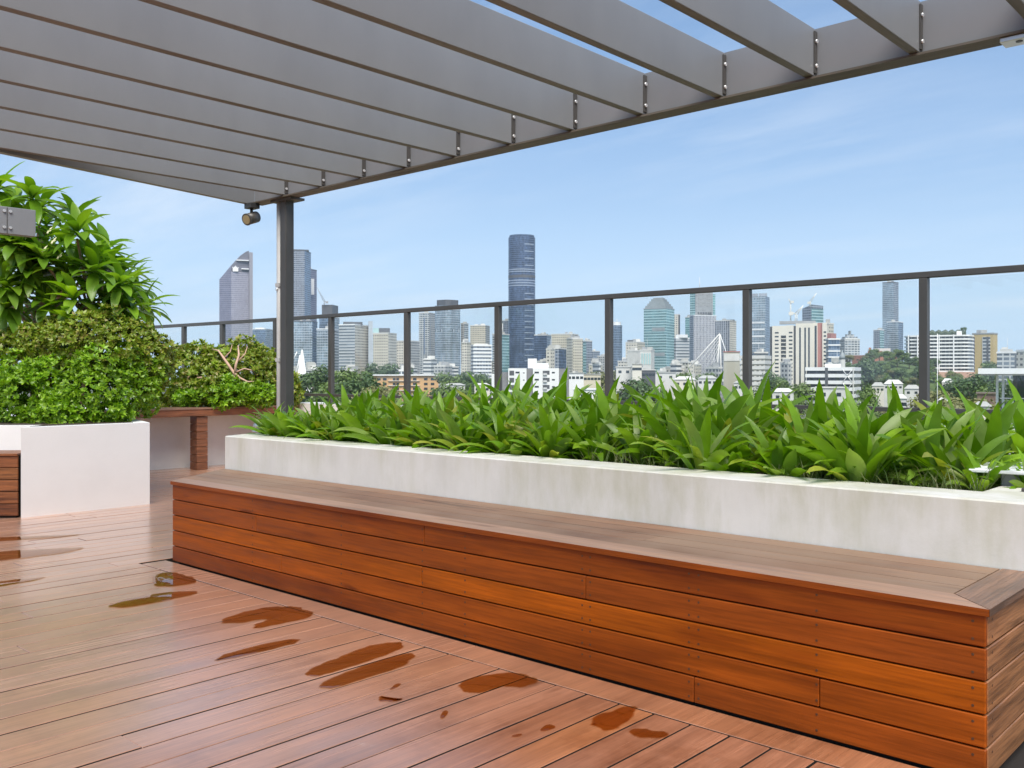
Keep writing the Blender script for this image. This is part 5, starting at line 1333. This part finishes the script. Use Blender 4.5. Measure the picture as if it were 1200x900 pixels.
# white roofs among the trees
for i, (a, b_, tp, dd, gb_, lab) in enumerate([
  (722, 740, 430.5, 420, 0, 'white cube building with a big dark window right of the fourth fence post'),
  (741, 752, 427, 410, 0, 'narrow white block right of the white cube building'),
  (752, 768, 434, 430, 0, 'dark grey flat roofed building with a white edge near the teal tower'),
  (768, 792, 437, 450, 0, 'white low commercial building under the teal tower'),
  (790, 815, 441, 430, 1.5, 'broad white roofed shed below the bridge cables'),
  (818, 840, 440, 470, 1.5, 'pale warehouse roof below the white bridge mast'),
  (956, 992, 455, 300, 0, 'white flat roofed building in front of the charcoal banded block'),
  (1022, 1036, 448, 520, 2.0, 'white gabled house under the green hill, leftmost'),
  (1036, 1058, 445, 560, 2.5, 'long white roofed house under the green hill'),
  (1060, 1078, 451, 480, 2.0, 'white house half hidden behind the sixth fence post'),
  (1104, 1117, 443.5, 600, 2.5, 'small white cottage with a steep gable under the salmon podium'),
  (1138, 1152, 446, 560, 2.0, 'pale house left of the pavilion columns'),
  (1100, 1112, 466, 260, 1.0, 'tiny white roof among the bushes right of the sixth post'),
  (1142, 1160, 471, 210, 1.0, 'white flat shed roof beside the pavilion railing'),
  (1046, 1062, 462, 330, 1.5, 'white roofed cottage low in the trees left of the sixth post'),
  (520, 545, 449, 480, 1.0, 'pale flat roof below the silver curved tower'),
  (556, 574, 449, 460, 1.0, 'cream roofed shed left of the white apartments'),
  (860, 880, 446, 420, 1.0, 'white shed roof by the fifth fence post'),
  (905, 930, 455, 380, 1.5, 'grey white roof below the cream apartments')]):
    hut('white_house' if gb_ else 'low_building', lab, a, b_, tp, dd, M_shade if i == 2 else (M_conc, M_cream, M_conc)[i % 3], (M_conc, M_roof)[i % 2], gable=gb_, cat='house' if gb_ else 'building', win=(2, 3, 4)[i % 3] if dd > 290 else 0)
# brown shed wall right
hut('brick_shed', 'dull brown brick shed among trees left of the pavilion columns', 1145, 1168, 462, 240, plain('brown_brick', (.20, .13, .11), .9, var=.2, scale=1), plain('brown_roof', (.16, .12, .10), .9), cat='shed')
# 44 neighbouring pavilion
d = 30; loc, rz, k = frame_at(1172, d); rz = TH-R(29.5)
t = thing('roof_pavilion', 'white flat roofed terrace pavilion with thin columns at the right edge', 'pavilion', (loc.x, loc.y, 0), rz); t['_k'] = k
def bx(nm, mt, a, b_, pa, pb, ya, yb):
    q = MB(); q.box((a-1172)*k, (b_-1172)*k, ya, yb, zat(pb, d), zat(pa, d)); return q.build(nm, mt, t, world=False)
bx('roof_slab', M_wpaint, 1148, 1330, 431.8, 438.2, -1, 7); bx('roof_soffit', M_conc, 1151, 1330, 438.3, 440, -.8, 6.8)
for px in (1168.5, 1175.5): bx('column', M_wpaint, px-1.5, px+1.5, 440.1, 500, 0, .08)
bx('dark_glazing', M_dglass, 1190, 1330, 440.1, 500, 2.5, 2.6); bx('wall', M_shade, 1185, 1190, 440.1, 500, 2.3, 3)
bx('railing', M_mast, 1172, 1330, 465.8, 467, -.3, -.25)
for px in (1187, 1230): bx('railing_post', M_mast, px-1, px+1, 467.1, 500, -.3, -.25)
bx('railing_glass', M_glass, 1173, 1330, 468, 500, -.28, -.27); bx('floor_slab', M_conc, 1150, 1330, 500.5, 512, -1.2, 7); bx('base_wall', M_conc, 1155, 1330, 513, 1400, -.8, 6.5)
# flag pole
p = at(1098.5, 60, 0); t = thing('thin_pole', 'thin white pole standing right of the sixth fence post', 'pole', (p.x, p.y, -3)); q = MB(); q.tube([(p.x, p.y, -3), (p.x, p.y, zat(391, 60))], .022, 8); q.build('shaft', M_wpaint, t); q = MB(); q.tube([(p.x, p.y, -28), (p.x, p.y, -3)], .1, 8); q.build('base', M_wpaint, t)

# ------------------------------------------------------------------ trees among the houses
M_tl = [leafmat('tree_leaf_dark', [(.065, .12, .035), (.09, .15, .045), (.075, .13, .05)], .15, .55, mott=.15),
        leafmat('tree_leaf_mid', [(.12, .19, .045), (.16, .23, .055), (.125, .205, .05)], .15, .55, mott=.15),
        leafmat('tree_leaf_olive', [(.19, .20, .065), (.23, .22, .085), (.17, .195, .065)], .15, .55, mott=.15)]
M_tb = plain('grey_bark', (.16, .13, .10), .9, var=.3)
def treeproto(seed, mat, label):
    r = random.Random(seed); t = thing('tree', label, 'tree'); q = MB()
    tops = []
    q.tube([(0, 0, 0), (.02, .01, .25), (.0, .03, .42)], [.035, .028, .02], 8)
    for i in range(7):
        a = i*.9+r.uniform(-.3, .3); e_ = Vector((math.cos(a)*r.uniform(.15, .32), math.sin(a)*r.uniform(.15, .32), r.uniform(.5, .82)))
        q.tube([(0, .02, .3+.02*i), (e_.x*.5, e_.y*.5, e_.z*.75), e_], [.016, .011, .005], 5); tops.append(e_)
    tops += [Vector((r.uniform(-.15, .15), r.uniform(-.15, .15), r.uniform(.75, .88))) for _ in range(3)]
    tk = q.build('trunk', M_tb, t, world=False)
    mb = MB()
    for c in tops:
        rad = r.uniform(.13, .2)
        for _ in range(210):
            n = rand_dir(r); p = c+Vector((n.x, n.y, n.z*.75))*rad*(r.random()**.33)*(1+.25*noise.noise(n*3+c*9))
            nn = (n+rand_dir(r)*.6+Vector((0, 0, .4))).normalized(); dd = nn.cross(rand_dir(r)).normalized()
            leafquad(mb, p, dd, nn, r.uniform(.035, .06), r.uniform(.025, .045))
    mb.build('crown', mat, t, world=False)
    return t
TP = [[treeproto(40+3*i+j, M_tl[i], '') for j in range(2)] for i in range(3)]
used_ = set(); rt = random.Random(21)
def plant_tree(px, top, d, kind, label, group=None, sq=1.0, g=None):
    v = rt.randrange(2); src = TP[kind][v]; loc = at(px, d, G if g is None else g)
    H = (zat(top, d)-loc.z)/.95
    if (kind, v) not in used_:
        used_.add((kind, v)); o = src; o.location = loc; o.rotation_euler = (0, 0, rt.uniform(0, 6.28)); o.scale = (H*sq, H*sq, H); o['label'] = label
        if group: o['group'] = group
    else: o = dup(src, loc, rt.uniform(0, 6.28), H*sq, label, group, H)
    if not group and 'group' in o: del o['group']
    return o
single = [(345, 452, 420, 0, 'dark tree in front of the white church'), (372, 432, 430, 0, 'dark tree between the white church and first fence post'), (384, 452, 380, 1, 'mid green tree left of the first fence post, low'),
 (404, 433, 400, 1, 'green tree right of the first fence post, below the white civic block'), (414, 431, 420, 1, 'rounded green tree under the striped civic block'), (425, 441, 380, 0, 'darker tree left of the peach building'),
 (441, 451, 330, 2, 'olive yellow tree in front of the peach building'), (466, 428, 640, 0, 'dark tree behind the left end of the peach building roof'), (443, 427, 660, 0, 'tree before the beige grid block'), (475, 458, 300, 1, 'tree hiding the lower part of the peach building'),
 (527, 437, 560, 1, 'green tree below the silver curved tower'), (540, 436, 570, 1, 'green tree left of the banded white office'), (556, 437, 560, 0, 'dark tree under the banded white office'), (567, 440, 520, 0, 'dark tree left of the third fence post'),
 (512, 452, 380, 1, 'low tree right of the peach building'), (553, 455, 330, 1, 'low green tree left of the white apartments'), (718, 432, 500, 2, 'olive tree right of the fourth fence post'), (746, 446, 330, 0, 'dark tree below the white cube building'), (760, 447, 330, 1, 'green tree before the dark grey building'),
 (798, 434, 620, 1, 'green tree under the bridge cables'), (828, 434, 640, 1, 'green tree by the bridge mast foot'), (907, 438, 520, 0, 'dark tree at the foot of the cream apartments'), (925, 444, 500, 1, 'bushy tree below the cream apartments'), (934, 446, 430, 1, 'low tree left of the charcoal banded block'),
 (1015, 420, 720, 0, 'dark tree beside the brick building on the hill'), (1006, 455, 350, 1, 'green tree right of the charcoal banded block'), (1121, 447, 480, 0, 'dark tree under the salmon podium'), (1131, 445, 500, 1, 'green tree right of the small cottage'),
 (1142, 440, 430, 0, 'slim dark tree left of the pavilion roof'), (1118, 462, 230, 2, 'olive bushy tree low right of the sixth post'), (1136, 464, 220, 2, 'brownish olive tree left of the brick shed'), (1090, 455, 330, 2, 'olive tree just right of the sixth fence post'), (1160, 447, 420, 1, 'green tree behind the pavilion columns'), (1178, 446, 400, 0, 'dark tree seen past the pavilion columns'),
 (1170, 424, 760, 0, 'dark tree at the foot of the tan building'), (1162, 425, 770, 1, 'small green tree under the tan building'), (1112, 388.5, 800, 0, 'small dark tree on the roof of the wide white apartments')]
for px, top, d_, kd, lab in single:
    if 'on the roof' in lab: plant_tree(1129, 383.5, 804, kd, lab, None, 1.1, zat(393.5, 804))
    else: plant_tree(px, top, d_, kd, lab, None, rt.uniform(.8, 1.1))
gh = 'leafy tree in the dense wood covering the green hill'
for i in range(170):
    lx_, ly_ = rt.uniform(-80, 80), rt.uniform(-165, 15)
    rr_ = min(1, math.hypot(lx_/105, ly_/190)); g_ = G-.6+HH*(math.cos(rr_*math.pi)+1)/2
    wx, wy = W(lx_, ly_)
    o = plant_tree(1030, 440, 700, rt.choice((1, 1, 2, 0)), gh, 'trees on the green hill', 1, g_-1)
    o.location = (hx.x+wx, hx.y+wy, g_-1.5)
    hgt = rt.uniform(9, 14); o.scale = (hgt*1.2, hgt*1.2, hgt)
gs = 'green tree among the suburb roofs below the skyline'
for i in range(190):
    px = rt.uniform(330, 1190); dd = rt.uniform(240, 640)
    if i > 110: px = rt.uniform(990, 1170)
    top_ = max(446, HZ+F*(1.2-(G+rt.uniform(9, 15)))/dd)
    plant_tree(px, top_, dd, rt.choice((0, 1, 1, 2)), gs, 'trees among the suburb roofs', rt.uniform(.9, 1.3))
for row in TP:
    for t in row:
        if not t['label']:
            for ch in list(t.children): bpy.data.objects.remove(ch)
            bpy.data.objects.remove(t)
for o in bpy.data.objects:
    for k_ in ('_k', '_H'):
        if k_ in o: del o[k_]
def haze():
    m = bpy.data.materials.new('air'); m.use_nodes = True; n = m.node_tree; n.nodes.clear()
    v = n.nodes.new('ShaderNodeVolumePrincipled'); v.inputs['Color'].default_value = (.80, .91, 1.0, 1); v.inputs['Density'].default_value = HAZE; v.inputs['Anisotropy'].default_value = .3
    o = n.nodes.new('ShaderNodeOutputMaterial'); n.links.new(v.outputs[0], o.inputs['Volume'])
    q = MB(); q.box(-4100, 4100, -4100, 4100, G-6, 300); tag(q.build('haze', m), None, None, kind='stuff')
if HAZE: haze()
# ------------------------------------------------------------------ sky, sun, camera, air
EL = 56.0
sunv = Vector((0.70, -0.60, 0)).normalized()         # towards the sun, on the ground plan
w = bpy.data.worlds.new('World'); sc.world = w; w.use_nodes = True
nt = w.node_tree; bg = nt.nodes['Background']
sky = nt.nodes.new('ShaderNodeTexSky'); sky.sky_type = 'NISHITA'; sky.sun_disc = False
sky.sun_elevation = R(EL); sky.sun_rotation = math.atan2(sunv.x, sunv.y)
sky.air_density = 1.0; sky.dust_density = 1.2; sky.ozone_density = 1.6
tc = nt.nodes.new('ShaderNodeTexCoord'); sp_ = nt.nodes.new('ShaderNodeSeparateXYZ'); L(nt, tc.outputs['Generated'], sp_.inputs[0])
zc = math_n(nt, 'MAXIMUM', sp_.outputs[2], 0.03)
zc = math_n(nt, 'ADD', zc, 0.10)
cm = nt.nodes.new('ShaderNodeCombineXYZ')
L(nt, math_n(nt, 'DIVIDE', sp_.outputs[0], zc), cm.inputs[0]); L(nt, math_n(nt, 'DIVIDE', sp_.outputs[1], zc), cm.inputs[1])
mp = nt.nodes.new('ShaderNodeMapping'); mp.inputs['Rotation'].default_value = (0, 0, R(25)); mp.inputs['Scale'].default_value = (.35, 1.2, 1)
L(nt, cm.outputs[0], mp.inputs[0])
n1 = noise_n(nt, mp.outputs[0], 1.3, 7, 0.62); n2 = noise_n(nt, cm.outputs[0], .45, 3, 0.5)
f = math_n(nt, 'MULTIPLY', ramp(nt, [(0.44, (0,)*3), (0.74, (1,)*3)], n1).outputs[0], ramp(nt, [(0.38, (0,)*3), (0.58, (1,)*3)], n2).outputs[0])
f = math_n(nt, 'MULTIPLY', f, 0.5)
# thin veil that thickens near the horizon
veil = ramp(nt, [(0.0, (.85,)*3), (0.06, (.72,)*3), (0.18, (.48,)*3), (0.5, (.22,)*3), (1, (.08,)*3)], sp_.outputs[2]).outputs[0]
vcol = ramp(nt, [(0.0, SKYH), (0.10, SKYH), (0.32, SKYV)], sp_.outputs[2]).outputs[0]
c = mixc(nt, mixc(nt, sky.outputs[0], SKYT, 1.0, 'MULTIPLY'), vcol, veil)
c = mixc(nt, c, CLOUD, f)
L(nt, c, bg.inputs[0]); bg.inputs[1].default_value = SKYS
ld = bpy.data.lights.new('Sun', 'SUN'); ld.energy = SUNS; ld.angle = R(SUNA); ld.color = (1.0, .94, .85)
lo = bpy.data.objects.new('Sun', ld); COL.objects.link(lo)
sd = -Vector((sunv.x*math.cos(R(EL)), sunv.y*math.cos(R(EL)), math.sin(R(EL))))
lo.rotation_euler = sd.to_track_quat('-Z', 'Y').to_euler(); lo.location = (5, -10, 20)
cd = bpy.data.cameras.new('Camera'); cam = bpy.data.objects.new('Camera', cd); COL.objects.link(cam)
cam.location = (0, 0, EYE); cam.rotation_euler = (R(90), 0, TH)
cd.sensor_fit = 'HORIZONTAL'; cd.sensor_width = 36; cd.lens = F/1200*36; cd.shift_y = -12/1200
cd.clip_start = .05; cd.clip_end = 20000
sc.camera = cam
vs = sc.view_settings; vs.view_transform = 'Standard'; vs.look = 'None'; vs.gamma = 1.0; vs.exposure = EXPO; vs.use_curve_mapping = False
sc.render.engine = 'CYCLES'
sc.cycles.max_bounces = 8; sc.cycles.transparent_max_bounces = 12; sc.cycles.use_denoising = True
sc.cycles.caustics_reflective = False; sc.cycles.caustics_refractive = False
for o in bpy.data.objects:
    for k_ in ('_loc', '_rz'):
        if k_ in o: del o[k_]
